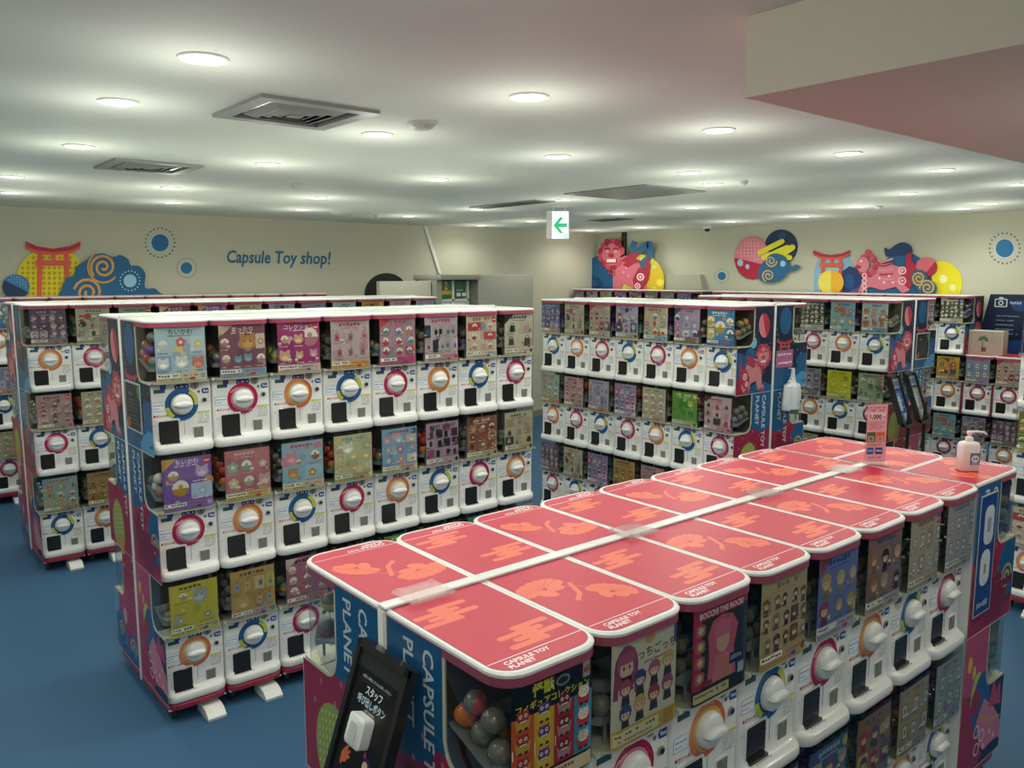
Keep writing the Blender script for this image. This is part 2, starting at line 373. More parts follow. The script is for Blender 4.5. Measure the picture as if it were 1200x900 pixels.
def downlight(x, y, z, label, grp='recessed ceiling downlights'):
    t = empty('ceiling_downlight', (x, y, z), 0, label, 'downlight', grp); link('trim_ring', RING, t); link('lens', LENS, t)
    lo = bpy.data.objects.new('downlight_beam', ld); COL.objects.link(lo); lo.parent = t; lo.location = (0, 0, -.03)
    g = bpy.data.objects.new('ceiling_fill_light', lg); COL.objects.link(g); g.parent = t; g.location = (0, 0, -.22)
for px, py, lab in DL:
    p = on_z(px, py, CEIL); downlight(p.x, p.y, CEIL - .0005, lab)
for x, y in OFF: downlight(x, y, CEIL - .0005, 'round recessed downlight outside the photo frame', 'downlights outside the frame')
for x, y in BULK_FILL: downlight(x, y, 2.2345, 'added unseen fill lamp under the bulkhead, outside the frame', 'downlights outside the frame')

# ------------------------------------------------------------------ vents, detectors, exit sign, camera
def cassette(cx, cy, s, label):
    t = empty('air_vent', (cx, cy, CEIL), 0, label, 'air vent')
    m = MB()
    for a, b in (((-s, -s), (s, -s + .05)), ((-s, s - .05), (s, s)), ((-s, -s + .05), (-s + .05, s - .05)), ((s - .05, -s + .05), (s, s - .05))): m.box((a[0], a[1], -.012), (b[0], b[1], 0))
    link('frame', m.mesh('frame', [M['vent']]), t)
    m = MB(); m.box((-s + .05, -s + .05, -.002), (s - .05, s - .05, 0)); link('duct_back', m.mesh('duct_back', [M['black']]), t)
    for i, r in enumerate((.85, .66, .47, .28)):
        q = (s - .06) * r; m = MB()
        for k in range(4):
            c, sn = (1, 0, -1, 0)[k], (0, 1, 0, -1)[k]; R2 = lambda x, y, z: (x * c - y * sn, x * sn + y * c, z)
            m.loft([[R2(-q, -q, -.003), R2(-q, -q - .004, -.003), R2(-q + .03, -q + .03, -.016), R2(-q + .03, -q + .034, -.016)], [R2(q, -q, -.003), R2(q, -q - .004, -.003), R2(q - .03, -q + .03, -.016), R2(q - .03, -q + .034, -.016)]])
        link('louvre_ring', m.mesh('louvre_ring', [M['vent']], None), t)
    m = MB(); q = (s - .06) * .16; m.box((-q, -q, -.016), (q, q, -.010)); link('centre_plate', m.mesh('centre_plate', [M['vent']]), t)
cassette(1.31, 2.77, .215, 'near square four-way ceiling air vent with grey louvres'); cassette(1.335, 4.58, .215, 'far square four-way ceiling air vent above left machines')
t = empty('ceiling_grille', (4.3, 3.87, CEIL), 0, 'large flat grey ceiling return grille right of the exit sign', 'grille')
m = MB(); a, b = .31, .37
for p_, q_ in (((-a, -b), (a, -b + .025)), ((-a, b - .025), (a, b)), ((-a, -b + .025), (-a + .025, b - .025)), ((a - .025, -b + .025), (a, b - .025))): m.box((*p_, -.010), (*q_, 0))
link('frame', m.mesh('frame', [M['vent']]), t)
m = MB(); m.box((-a + .025, -b + .025, -.002), (a - .025, b - .025, 0)); link('duct_back', m.mesh('duct_back', [M['grey']]), t)
for k in range(22):
    m = MB(); y = -b + .04 + k * .0318; m.box((-a + .025, y, -.009), (a - .025, y + .018, -.006)); link('slat', m.mesh('slat', [M['vent']]), t)
def slot(px, py, w_, l_, label):
    p = on_z(px, py, CEIL); t = empty('slot_vent', (p.x, p.y, CEIL), 0, label, 'air vent'); m = MB(); m.box((-w_, -l_, -.008), (w_, l_, 0)); link('frame', m.mesh('frame', [M['vent']]), t)
    m = MB(); m.box((-w_ + .02, -l_ + .02, -.0095), (w_ - .02, l_ - .02, -.008)); link('dark_opening', m.mesh('dark_opening', [M['rubber']]), t)
slot(598, 239, .10, .42, 'narrow dark slot vent left of the exit sign'); slot(715, 257, .12, .22, 'small dark slot vent right of the exit sign')
def detector(px, py, r, label, dome=False):
    p = on_z(px, py, CEIL); m = MB()
    if dome: m.lathe([(r, 0), (r, -.02), (r * .8, -.03), (0, -.031)], (0, 0, 0), 18, 1); m.sphere((0, 0, -.032), r * .62, 14, 8, 0)
    else: m.lathe([(r, 0), (r, -.006), (r * .75, -.02), (r * .5, -.026), (0, -.027)], (0, 0, 0), 18, 0)
    o = link('dome_camera' if dome else 'smoke_detector', m.mesh('detector', [M['black'] if dome else M['ventw'], M['white']]), loc=(p.x, p.y, CEIL)); tag(o, label, 'camera' if dome else 'smoke detector')
detector(494, 144, .055, 'round flat ceiling detector right of the near square vent'); detector(399, 249, .10, 'flat round grey ceiling detector above the lettering'); detector(829, 265, .055, 'small black dome camera on ceiling near right wall', True)
detector(346, 216, .022, 'tiny ceiling sprinkler between detector and far vent'); detector(442, 252, .03, 'tiny ceiling sprinkler above the lettering exclamation mark'); detector(872, 212, .025, 'tiny ceiling sprinkler right of the grille'); detector(1030, 241, .035, 'tiny ceiling sprinkler above the red lion with flying tail')
# exit sign
p = on_z(657, 248, CEIL); q = on_z(657, 246, CEIL)
t = empty('exit_sign', (4.78, 5.12, 2.262), -.80, 'hanging green and white exit sign with left arrow', 'exit sign')
m = MB(); m.bbox((-.115, .0, -.115), (.075, .055, .12), .004); link('housing', m.mesh('housing', [M['white']]), t)
P = Print(); P.rect(-.068, -.11, .070, .115, '#d8f0f0'); P.poly([(-.056, .0), (-.002, .066), (.028, .066), (-.012, .016), (.058, .016), (.058, -.016), (-.012, -.016), (.028, -.066), (-.002, -.066)], '#1fa468')
P.rect(.034, -.105, .040, -.075, '#3a8a8a'); P.rect(.046, -.105, .066, -.100, '#3a8a8a'); P.rect(.046, -.085, .066, -.080, '#3a8a8a'); P.rect(.053, -.105, .058, -.075, '#3a8a8a')
link('lit_face', P.mesh('lit_face', lambda x, y, h: (x, -.001 - h, y), M['lit']), t)
for x in (-.06, .04): m = MB(); m.cyl((x, .027, .12), .006, .028, 8); link('hanger', m.mesh('hanger', [M['white']]), t)
# cable duct on the corner
a = on_x(733, 272, WALLX); b = on_x(733, 312, WALLX); m = MB(); m.bbox((WALLX - .05, a.y - .03, 1.7), (WALLX, a.y + .03, CEIL), .006)
tag(link('cable_duct', m.mesh('cable_duct', [M['black']])), 'vertical black cable duct on right wall behind the pink lion', 'duct')

# ------------------------------------------------------------------ low partitions and notice rack at the back
def pbox(name, a, b, mk, label, cat='partition'):
    m = MB(); m.bbox(a, b, .006); return tag(link(name, m.mesh(name, [M[mk]])), label, cat)
PY = 6.75
def px_(x): return on_y(x, 330, PY).x
pbox('partition', (px_(560), PY, 0), (px_(625), PY + .45, 1.85), 'part', 'tall grey partition block right of the notice rack')
m = MB(); m.bbox((px_(513), PY - .05, 1.80), (px_(560) - .004, PY + .45, 1.85), .004); m.box((px_(516), PY + .35, 0), (px_(560) - .004, PY + .45, 1.80)); m.box((px_(513), PY + .02, 0), (px_(519), PY + .35, 1.80))
tag(link('partition_canopy', m.mesh('partition_canopy', [M['part']])), 'grey canopy partition sheltering the notice rack', 'partition')
pbox('partition', (px_(451), PY + .1, 0), (px_(513) - .01, PY + .16, 1.787), 'partlt', 'low pale partition in front of the black round sign')
t = empty('notice_rack', ((px_(521) + px_(559)) / 2, PY + .06, 0), 0, 'white rack holding green, yellow and red notice cards', 'rack'); hw = (px_(559) - px_(521)) / 2 - .01
m = MB(); m.box((-hw, .1, 0), (hw, .12, 1.79))
for x in (-hw, -.02, hw - .02): m.box((x, .07, 0), (x + .025, .1, 1.79))
for z in (1.20, 1.58): m.box((-hw, .07, z), (hw, .1, z + .02))
link('frame', m.mesh('frame', [M['white']]), t)
for i, (a0, z0, c1, c2) in enumerate(((-hw + .03, 1.61, '#2f7030', '#c9a42c'), (.015, 1.61, '#1c6a48', '#e0e0da'), (-hw + .03, 1.23, '#c8d0cc', '#5a7a70'), (.015, 1.23, '#b05038', '#e0b0a0'))):
    P = Print(); w_ = hw - .06; P.rect(a0, z0, a0 + w_, z0 + .18, c1)
    if i == 0: P.rect(a0, z0 + .04, a0 + w_, z0 + .08, c2); P.rect(a0 + .05, z0 + .09, a0 + w_ - .05, z0 + .17, '#e0c890'); P.ell(a0 + w_ / 2, z0 + .13, .025, col='#b08030', n=10)
    elif i == 1: P.rect(a0 + .02, z0 + .02, a0 + .07, z0 + .055, c2); P.rect(a0 + .09, z0 + .02, a0 + .14, z0 + .055, c2); P.rect(a0 + .02, z0 + .08, a0 + .1, z0 + .085, c2)
    elif i == 2: P.rect(a0 + .015, z0 + .05, a0 + w_ - .015, z0 + .16, '#e4e6e2'); [P.rect(a0 + .03, z0 + .06 + k * .018, a0 + w_ - .03, z0 + .064 + k * .018, c2) for k in range(5)]
    else: P.ell(a0 + w_ / 2, z0 + .11, w_ * .45, .06, c2, 16); P.ell(a0 + w_ / 2, z0 + .11, w_ * .3, .04, c1, 12)
    link('notice_card', P.mesh('notice_card', lambda x, y, h: (x, .068 - h, y), M['pr'], base=.002), t)
# pale dado panel under the lion on the right wall, end cut on a slant
ya, yb, yc = on_x(820, 322, WALLX - .08).y, on_x(833, 346, WALLX - .08).y, WALLY - .02
m = MB(); pts = [(yb, 1.2), (ya, 1.852), (yc, 1.852), (yc, 1.2)]; m.loft([[(x, y, z) for y, z in pts] for x in (WALLX - .08, WALLX - .002)])
tag(link('wall_dado', m.mesh('wall_dado', [M['partlt']])), 'pale grey raised panel behind the pink lion, slanted right end', 'panel')

# ------------------------------------------------------------------ wall boards, traced on their wall planes
class Wall:
    def __init__(s, which, d): s.w = which; s.d = d
    def __call__(s, x, y, h):
        if s.w == 'L': p = on_y(x, y, WALLY - s.d); p.y = WALLY - .0015 - s.d - h; return p
        p = on_x(x, y, WALLX - s.d); p.x = WALLX - .0015 - s.d - h; return p
def board(name, P, w_, label, cat='wall board', group=None): return tag(link(name, P.mesh(name, w_, M['prw'])), label, cat, group)
WB1, WB2, WB3 = Wall('L', 0), Wall('R', 0), Wall('R', .084)
TH = .012
def NP(): return Print(flip=-1, step=1.2e-4)
def dsun(w_, cx, cy, r, label, halo='#b9cfd0'):
    P = NP(); P.poly(ell(cx, cy, r * 1.12, n=24), halo); P.poly(ell(cx, cy, r, n=24), '#14689c'); P.dots(cx, cy, r * 1.68, 22, r * .11, '#2a5570'); board('dotted_sun', P, w_, label, 'wall decal', 'blue dotted suns on the walls')
dsun(WB1, 187.5, 284.5, 10.2, 'larger blue dotted sun on left wall, above the lettering side'); dsun(WB1, 218.5, 314, 6.8, 'smaller blue dotted sun on left wall, lower of the pair')
dsun(WB2, 846, 323.5, 4.8, 'small blue dotted sun between pink lion and red ball'); dsun(WB2, 1177.5, 291, 10.6, 'large blue dotted sun at the right edge of the photo')
# yellow disc with torii, cloud, small navy ball
P = NP(); P.poly(ell(60, 330, 42, 40, 36), '#e3cb1c', thick=TH)
for i in range(14):
    for j in range(12):
        x, y = 20 + i * 6.2, 296 + j * 6.0
        if ((x - 60) / 38) ** 2 + ((y - 330) / 36) ** 2 < 1: P.poly([(x - 2.3, y), (x, y - 2.3), (x + 2.3, y), (x, y + 2.3)], '#b8960f', False)
board('yellow_disc', P, WB1, 'yellow diamond-patterned disc behind the left red torii gate')
P = NP(); P.solid = True; P.h = .020; torii(P, 30, 354, 64, 71, '#dd5a48', '#b8203c', -1); board('torii_gate', P, WB1, 'red torii gate cut-out on the yellow disc, left wall')
P = NP(); P.solid = True; P.h = .026; P.poly(ell(18, 336, 16, 14.5, 26), '#16335c', thick=.006); P.poly(ell(18, 336, 16, 14.5, 14, a0=PI + .55, a1=2 * PI + .45, rot=0), '#2c78aa')
for i in range(8):
    for j in range(5):
        x, y = 6 + i * 3.3, 325 + j * 2.9
        if ((x - 18) / 14) ** 2 + ((y - 336) / 12) ** 2 < 1 and y < 333 + .42 * (x - 18): P.poly(ell(x, y, .7, n=5), '#b0d0de', False)
board('navy_ball', P, WB1, 'small navy and blue dotted ball at far left of left wall')
P = NP(); P.solid = True; P.h = .030
P.poly(smooth([(76, 354), (72, 338), (77, 326), (86, 322), (89, 312), (100, 305), (108, 299), (120, 297), (131, 301), (140, 299), (149, 304), (152, 311), (162, 312), (169, 321), (168, 333), (170, 338), (180, 338), (186, 343), (194, 347), (190, 354)]), '#155d8a', thick=.006)
P.spiral(120, 313, 15.5, 3.0, '#d49b4c', 2.0, a0=2.4); P.spiral(102, 343, 17, 3.0, '#d49b4c', 2.1, a0=3.4); P.ring(120, 313, 17, 19, '#d49b4c', 26, 2.2, 5.6)
P.poly(ell(151, 329, 7.5, n=20), '#9cc8de'); P.dots(151, 329, 11.5, 18, .9, '#b8d8e4'); P.poly(ell(163, 350, 9, 4, 12), '#d49b4c')
board('wave_cloud', P, WB1, 'dark blue cloud board with gold spirals, left wall')
P = NP(); P.text('Capsule Toy shop!', 265, 307.5, 20.5, '#1a628c', rot=.017, bold=.02, sx=.79, shear=.10)
me = P.mesh('wall_lettering', WB1, M['prw'], base=.003); tag(link('wall_lettering', me), 'blue lettering reading Capsule Toy shop! on the left wall', 'lettering')
P = NP(); P.poly(ell(452.5, 345, 25.5, 25, 36), '#0c0c0d', thick=TH); P.text('Eapi', 441, 340.5, 6, '#8a8a80', bold=.01); board('round_sign', P, WB1, 'black round sign half hidden behind the pale partition', 'sign')
# right wall: blue disc, pink lion, yellow disc
P = NP(); P.poly(ell(713, 335, 37, 37, 36), '#14578a', thick=TH)
for x, y, a in ((692, 325, .4), (703, 330, 1), (700, 340, 2), (688, 338, .3)): P.poly(ell(x, y, 7, 3, 9, rot=a), '#0f3f6c')
board('blue_disc', P, WB3, 'dark blue disc behind the standing pink lion')
P = NP(); P.solid = True; P.h = .020; P.poly(ell(751, 330, 29, 32, 32), '#d9b91c', thick=.004); P.poly(ell(751, 330, 29, 32, 20, a0=PI * .80, a1=PI * 1.80), '#cfc648')
for i in range(9):
    for j in range(8):
        x, y = 728 + i * 5, 303 + j * 5
        if ((x - 751) / 26) ** 2 + ((y - 330) / 29) ** 2 < 1 and (y - 330) < (x - 751) * -.65 - 2: P.poly([(x - 1.5, y), (x, y - 1.6), (x + 1.5, y), (x, y + 1.6)], '#e6dc9a', False)
P.poly(ell(775, 331, 4.2, n=14), '#f0dc4a'); P.poly(ell(768, 339, 3.2, n=12), '#e8d040'); board('yellow_disc', P, WB3, 'two-tone yellow disc behind the standing pink lion')
P = NP(); P.solid = True; P.h = .030; P.stroke(smooth([(746, 283), (744, 290), (749, 295), (756, 290), (762, 286), (764, 294), (761, 303), (755, 309), (752, 318)], False, 5), 7.5, '#1c6290'); board('blue_tail', P, WB3, 'curled blue tail above the standing pink lion')
P = NP(); P.solid = True; P.h = .036; lion(P, lambda x, y: (703 + x * 58, 347 - y * 66), 60, '#cf6a7c', '#a8203c'); board('lion', P, WB3, 'standing pink guardian lion board with red swirls')
# cluster with red ball, navy ball, yellow cloud
P = NP(); P.poly(ell(916, 289, 19, 20, 28), '#122a50', thick=TH); P.poly(ell(917, 276, 4.5, n=10), '#1f4a80'); board('navy_ball', P, WB2, 'navy ball behind the yellow cloud, right wall')
P = NP(); P.solid = True; P.h = .020; P.poly(ell(882.5, 302, 20.5, 25, 32), '#b01c3a', thick=.004); P.poly(ell(882.5, 302, 20.5, 25, 20, a0=PI * 1.0, a1=PI * 2.12), '#dc8290')
for i in range(11):
    for j in range(10):
        x, y = 866 + i * 4, 281 + j * 3.8
        if ((x - 882.5) / 18) ** 2 + ((y - 302) / 22) ** 2 < 1 and y < 300 + (x - 866) * .22: P.poly(ell(x, y, .9, n=5), '#f0bcc0', False)
P.poly(ell(869, 308, 3.4, 4.2, 12), '#a8c0d8'); P.poly(ell(877.5, 312.5, 2.4, 3, 12), '#a8c0d8'); board('red_ball', P, WB2, 'red and pink dotted ball board on the right wall')
P = NP(); P.solid = True; P.h = .026; CL = '#e3da26'
for x0_, y0_, x1_, y1_, t_ in ((892, 296, 918, 283, 6), (897, 302, 924, 290, 6), (902, 309, 930, 290, 7), (905, 300, 927, 302, 6)): P.stroke([(x0_, y0_), (x1_, y1_)], t_, CL); P.poly(ell(x0_, y0_, t_ / 2, n=10), CL, False); P.poly(ell(x1_, y1_, t_ / 2, n=10), CL, False)
board('yellow_cloud', P, WB2, 'yellow barred cloud across the navy ball')
P = NP(); P.solid = True; P.h = .036; P.poly(smooth([(891, 323), (893, 312), (899, 305), (904, 299), (912, 297), (921, 300), (926, 306), (929, 313), (935, 310), (940, 313), (933, 317), (926, 318), (921, 325), (914, 329), (902, 331), (894, 329)]), '#1b5f88', thick=.005)
P.spiral(906, 306, 7, 1.5, '#d0a45c', 1.8); P.spiral(903, 323, 7.5, 1.5, '#d0a45c', 1.8, a0=2); P.poly(ell(920, 309, 3.2, 3.6, 12), '#98c0dc'); board('wave_cloud', P, WB2, 'small blue cloud with gold spirals below the red ball')
# second torii with light blue backing and yellow oval
P = NP(); P.poly([(954, 345), (954, 318), (960, 300), (996, 300), (1002, 318), (1002, 345)], '#88b4d4', thick=.003); P.poly([(963, 303), (990, 303), (990, 345), (963, 345)], '#a6cbe4'); P.solid = True; P.h = .020; torii(P, 954, 342, 43, 49, '#dd5a48', '#b8203c', -1); board('torii_gate', P, WB2, 'red torii gate cut-out on pale blue, right wall')
P = NP(); P.solid = True; P.h = .026; P.poly(ell(975.5, 331, 15, 14.5, 28), '#e8d84c', thick=.004); P.poly(ell(975.5, 331, 15, 14.5, 16, a0=-PI / 2, a1=PI / 2), '#eab02c'); [P.stroke([(962 + k * 2.6, 320), (962 + k * 2.6, 344)], .35, '#f4ec9a', False) for k in range(6)]; board('yellow_disc', P, WB2, 'small yellow and orange oval before the right torii gate')
P = NP(); P.poly([(988, 345), (988, 318), (996, 312), (1010, 316), (1022, 345)], '#12366a', thick=TH); P.poly(ell(1060, 330, 33, 34, 26), '#15588a'); P.poly(ell(1030, 342, 34, 7, 16), '#1b5f92'); P.poly(ell(996, 330, 6, 9, 10), '#1b4a86')
P.poly(smooth([(1037, 294), (1038, 290), (1043, 292), (1050, 287), (1059, 284), (1068, 288), (1070, 296), (1063, 299), (1050, 300), (1040, 301)]), '#113a66'); board('blue_waves', P, WB2, 'dark blue waves and tail behind the leaping red lion')
P = NP(); P.solid = True; P.h = .026
def lionT(x, y): return (998 + x * 76, 346 - y * 50)
P.poly([lionT(*q) for q in ((.1, .0), (.2, .08), (.3, .2), (.5, .12), (.7, .2), (.8, .05), (.9, .1), (.95, .3), (.88, .6), (.6, .75), (.35, .7), (.2, .4))], '#d87888')
P.poly([lionT(*q) for q in ((.75, .35), (.85, .7), (.86, .95), (.96, 1.02), (.94, .85), (1.03, .6), (1.0, .3), (.9, .15))], '#b01f40')
for x, y in ((.80, .58), (.80, .34)): P.ring(*lionT(x, y), 3.2, 4.8, '#f0c8cc', 16); P.ring(*lionT(x, y), .3, 1.7, '#f0c8cc', 10)
for a in range(5): P.stroke([lionT(.36 + .03 * a, .85 - .12 * a), lionT(.5, .78 - .1 * a), lionT(.66, .86 - .12 * a)], 2.4, '#b83050' if a % 2 else '#e08a98')
for k in range(12): a = k * .55; P.poly(ell(*[c for c in lionT(.27 + .12 * math.cos(a), .70 + .22 * math.sin(a))], 3.8, n=10), '#b83050' if k % 2 else '#c9506a')
P.poly(ell(*lionT(.19, .72), 8, 9, 14), '#dc8090'); P.poly(ell(*lionT(.12, .66), 4, 2.5, 8), '#b02a46'); P.poly(ell(*lionT(.17, .8), 1.6, 1.2, 8), '#f4e8e0'); P.poly(ell(*lionT(.27, 1.0), 3.5, 4, 8), '#c84660')
for y in (.1, .22, .34, .46): P.ring(*lionT(.22, y), 1.8, 3.2, '#f0c8cc', 10)
for x, y in ((.45, .4), (.6, .45), (.52, .3), (.66, .3)): P.poly(ell(*lionT(x, y), 1.6, n=6), '#f0d0d2')
P.poly(ell(*lionT(.08, .06), 5, 2.6, 10), '#b8285a'); board('lion', P, WB2, 'leaping red and pink guardian lion board, right wall')
P = NP(); P.poly(ell(1103, 332, 25, 26, 32), '#e9da1e', thick=.008); P.poly(ell(1106, 327, 5, n=14), '#f2eea8'); P.poly(ell(1117, 337, 4, n=12), '#f2eea8'); board('yellow_disc', P, WB2, 'large bright yellow disc right of the leaping lion')
P = NP(); P.solid = True; P.h = .020; P.poly(ell(1087, 313, 12.5, 11.5, 24), '#d56878', thick=.004); P.poly(ell(1087, 313, 12.5, 11.5, 14, a0=-.6, a1=1.9), '#a8203c'); board('red_ball', P, WB2, 'small red and pink ball above the gold spiral clouds')
P = NP(); P.solid = True; P.h = .034; P.poly(ell(1079, 326, 10, 10, 20), '#25567c', thick=.004); P.poly(ell(1088, 338, 12, 10, 20), '#25567c'); P.spiral(1079, 326, 8.4, 2, '#c9a04c', 1.9, a0=1); P.spiral(1089, 337, 9.4, 2, '#c9a04c', 1.9, a0=3); board('wave_cloud', P, WB2, 'twin blue cloud balls with gold spirals, right wall')

# ------------------------------------------------------------------ capsule machine meshes (local: x across, front is -y, z up)
def plan(w, yb, yf, r, n=4):                 # outline with rounded front corners, back corners square
    h = w / 2; o = [(-h, yb)]
    for k in range(n + 1): a = PI + PI / 2 * k / n; o.append((-h + r + r * math.cos(a), yf + r + r * math.sin(a)))
    for k in range(n + 1): a = 1.5 * PI + PI / 2 * k / n; o.append((h - r + r * math.cos(a), yf + r + r * math.sin(a)))
    o.append((h, yb)); return o
WB = W - .003; ZW = .288                      # body width, bottom of the window
def window_profile(n=6):                      # curved edge of the window seen from the side, (y, z) from front bottom up
    o = [(-.345, ZW), (-.255, ZW)]
    for k in range(1, n + 1): a = -PI / 2 + PI / 2 * k / n; o.append((-.255 + .055 * math.cos(a), ZW + .055 + .055 * math.sin(a)))
    o.append((-.20, H)); return o
def body_mesh():
    m = MB(); rs = []
    for z, d, r, wd in ((0, .357, .04, WB - .012), (.006, .370, .045, WB - .002), (.014, .374, .047, WB), (.026, .374, .047, WB), (.034, .371, .046, WB), (.0385, .364, .044, WB), (.041, .354, .036, WB), (.0455, .345, .026, WB), (.055, .339, .018, WB), (.075, .336, .012, WB), (ZW - .006, .336, .012, WB), (ZW, .333, .012, WB)):
        rs.append([(x, y, z) for x, y in plan(wd, 0, -d, r)])
    m.loft(rs)
    # upper opaque part behind the window
    pf = [(0, ZW - .002), (-.252, ZW - .002)] + window_profile()[1:] + [(0, H)]
    h = WB / 2 - .0015
    a = [(-h, y, z) for y, z in pf]; b = [(h, y, z) for y, z in pf]; n = len(pf); base = len(m.v)
    m.v += [Vector(v) for v in a + b]
    m.f.append(tuple(base + i for i in range(n))); m.m.append(0); m.f.append(tuple(base + n + i for i in reversed(range(n)))); m.m.append(0)
    for i in range(n):
        j = (i + 1) % n; m.f.append((base + j, base + i, base + n + i, base + n + j)); m.m.append(1 if 1 <= i <= n - 3 else 0)
    # vertical seam line right of the outlet
    m.box((.008, -.3372, .045), (.0092, -.33, .135), 2)
    return m.mesh('machine_body', [M['body'], M['inner'], M['grey']])
def window_mesh():
    m = MB(); w_ = WB - .001; rs = []
    outs = plan(w_, -.205, -.372, .045, 5)
    for z, ins in ((ZW - .004, .006), (ZW, 0), (H - .001, 0)):
        rs.append([(x * (1 - ins * 3), y + (ins if y < -.3 else 0), z) for x, y in outs])
    m.loft(rs, cap=False, closed=False)
    b = len(m.v); m.v += [Vector((x * .982, y + (.006 if y < -.3 else 0), ZW - .004)) for x, y in outs]; m.f.append(tuple(b + i for i in reversed(range(len(outs))))); m.m.append(0)
    return m.mesh('display_window', [M['clear']])
def trim_mesh():                              # cream edging round the curved window opening, both sides
    m = MB(); pr_ = [(-.362, ZW + .002), (-.30, ZW + .001)] + window_profile()[1:]
    for sx in (-1, 1):
        x = sx * (WB / 2 + .0002); V = []
        for i, (y, z) in enumerate(pr_):
            a, c = pr_[max(0, i - 1)], pr_[min(len(pr_) - 1, i + 1)]; dy, dz = c[0] - a[0], c[1] - a[1]; l = math.hypot(dy, dz)
            ny, nz = dz / l * .005, -dy / l * .005
            V.append([(x, y - ny, z - nz), (x, y + ny, z + nz), (x - sx * .004, y + ny, z + nz), (x - sx * .004, y - ny, z - nz)])
        m.loft(V)
    # two ledges and the front bottom lip seen through the clear front
    m.loft([[(x, y, ZW - .0045 + t) for x, y in plan(WB - .004 - i, -.30, -.371 + i, .045, 5)] for t, i in ((0, .003), (.003, 0), (.007, 0))])
    return m.mesh('window_edging', [M['cream']])
def tray_mesh():                              # sloping tray with a slotted feed wheel under the capsules
    m = MB()
    m.loft([[(-.115, -.205, .375), (.115, -.205, .375), (.115, -.205, .38), (-.115, -.205, .38)], [(-.115, -.325, .335), (.115, -.325, .335), (.115, -.325, .345), (-.115, -.325, .345)], [(-.10, -.345, .335), (.10, -.345, .335), (.10, -.345, .365), (-.10, -.345, .365)]])
    m.cyl((0, -.29, .293), .05, .03, 14, 'z'); m.cyl((-.085, -.34, .29), .004, .05, 6); m.cyl((.085, -.34, .29), .004, .05, 6)
    return m.mesh('feed_tray', [M['tray']])
def lid_mesh():
    m = MB(); rs = []; mis = []
    for z, d, r, wd in ((H - .016, .375, .055, W - .006), (H - .014, .379, .057, W - .002), (H + .003, .379, .057, W - .002), (H + .0035, .380, .058, W - .0008), (H + .009, .381, .058, W - .0006), (H + .0125, .377, .056, W - .006), (H + .0135, .371, .052, W - .014), (H + .0125, .367, .048, W - .020)):
        rs.append([(x, y if i not in (0, 15) else 0, z) for i, (x, y) in enumerate(plan(wd, 0, -d, r, 6))])
    m.loft(rs, mis=[0, 0, 1, 1, 1, 1, 1])
    m.m[-2] = 0; m.m[-1] = 1
    return m.mesh('lid', [M['rim'], M['white']])
def knob_mesh():
    m = MB(); cx, cz = .002, .196
    m.lathe([(.044, -.333), (.044, -.341), (.0425, -.346), (.0405, -.353), (.035, -.359), (.022, -.362), (.0, -.363)], (cx, 0, cz), 20, ax='y')
    # horizontal grip ridge
    rs = []
    for y, a, b in ((-.345, .041, .018), (-.356, .0395, .016), (-.364, .037, .0135), (-.370, .034, .011), (-.3735, .030, .008), (-.3745, .024, .004)):
        rs.append([(cx + a * math.cos(2 * PI * k / 16), y, cz - b * math.sin(2 * PI * k / 16)) for k in range(16)])
    m.loft(rs)
    return m.mesh('dial_knob', [M['body']], 40)
def outlet_mesh():
    m = MB()
    m.loft([[(x, y, z) for x, z in rrect(-.098, .040, -.008, .142, .008, 3)] for y in (-.330, -.3395)], 0)
    m.loft([[(x, y, z) for x, z in rrect(-.092 + i, .046 + i, -.014 - i, .134 - i, .006, 3)] for y, i in ((-.3395, 0), (-.3415, .002))], 1)
    m.box((-.09, -.3425, .108), (-.016, -.3405, .112), 1); m.box((-.09, -.352, .044), (-.016, -.340, .052), 1)
    return m.mesh('prize_outlet', [M['body'], M['black']])
def coin_meshes():
    m = MB(); m.loft([[(x, y, z) for x, z in rrect(.040, .050, .086, .102, .005, 3)] for y in (-.330, -.3378)], 0)
    m.box((.044, -.3395, .054), (.082, -.337, .097), 1); m.box((.058, -.3405, .088), (.066, -.339, .097), 2); o = [m.mesh('coin_cup', [M['body'], M['chute'], M['grey']])]
    m = MB(); m.cyl((.056, -.3365, .268), .0165, -.003, 16, 'y', 0); m.box((.0545, -.3402, .257), (.0575, -.339, .279), 1); o.append(m.mesh('coin_slot', [M['grey'], M['black']]))
    m = MB(); m.cyl((.092, -.3365, .206), .010, -.0045, 12, 'y', 0); m.cyl((.092, -.341, .206), .006, -.002, 10, 'y', 1); o.append(m.mesh('return_button', [M['grey'], M['black']]))
    return o
DIALS = ('blue', 'red', 'orange')
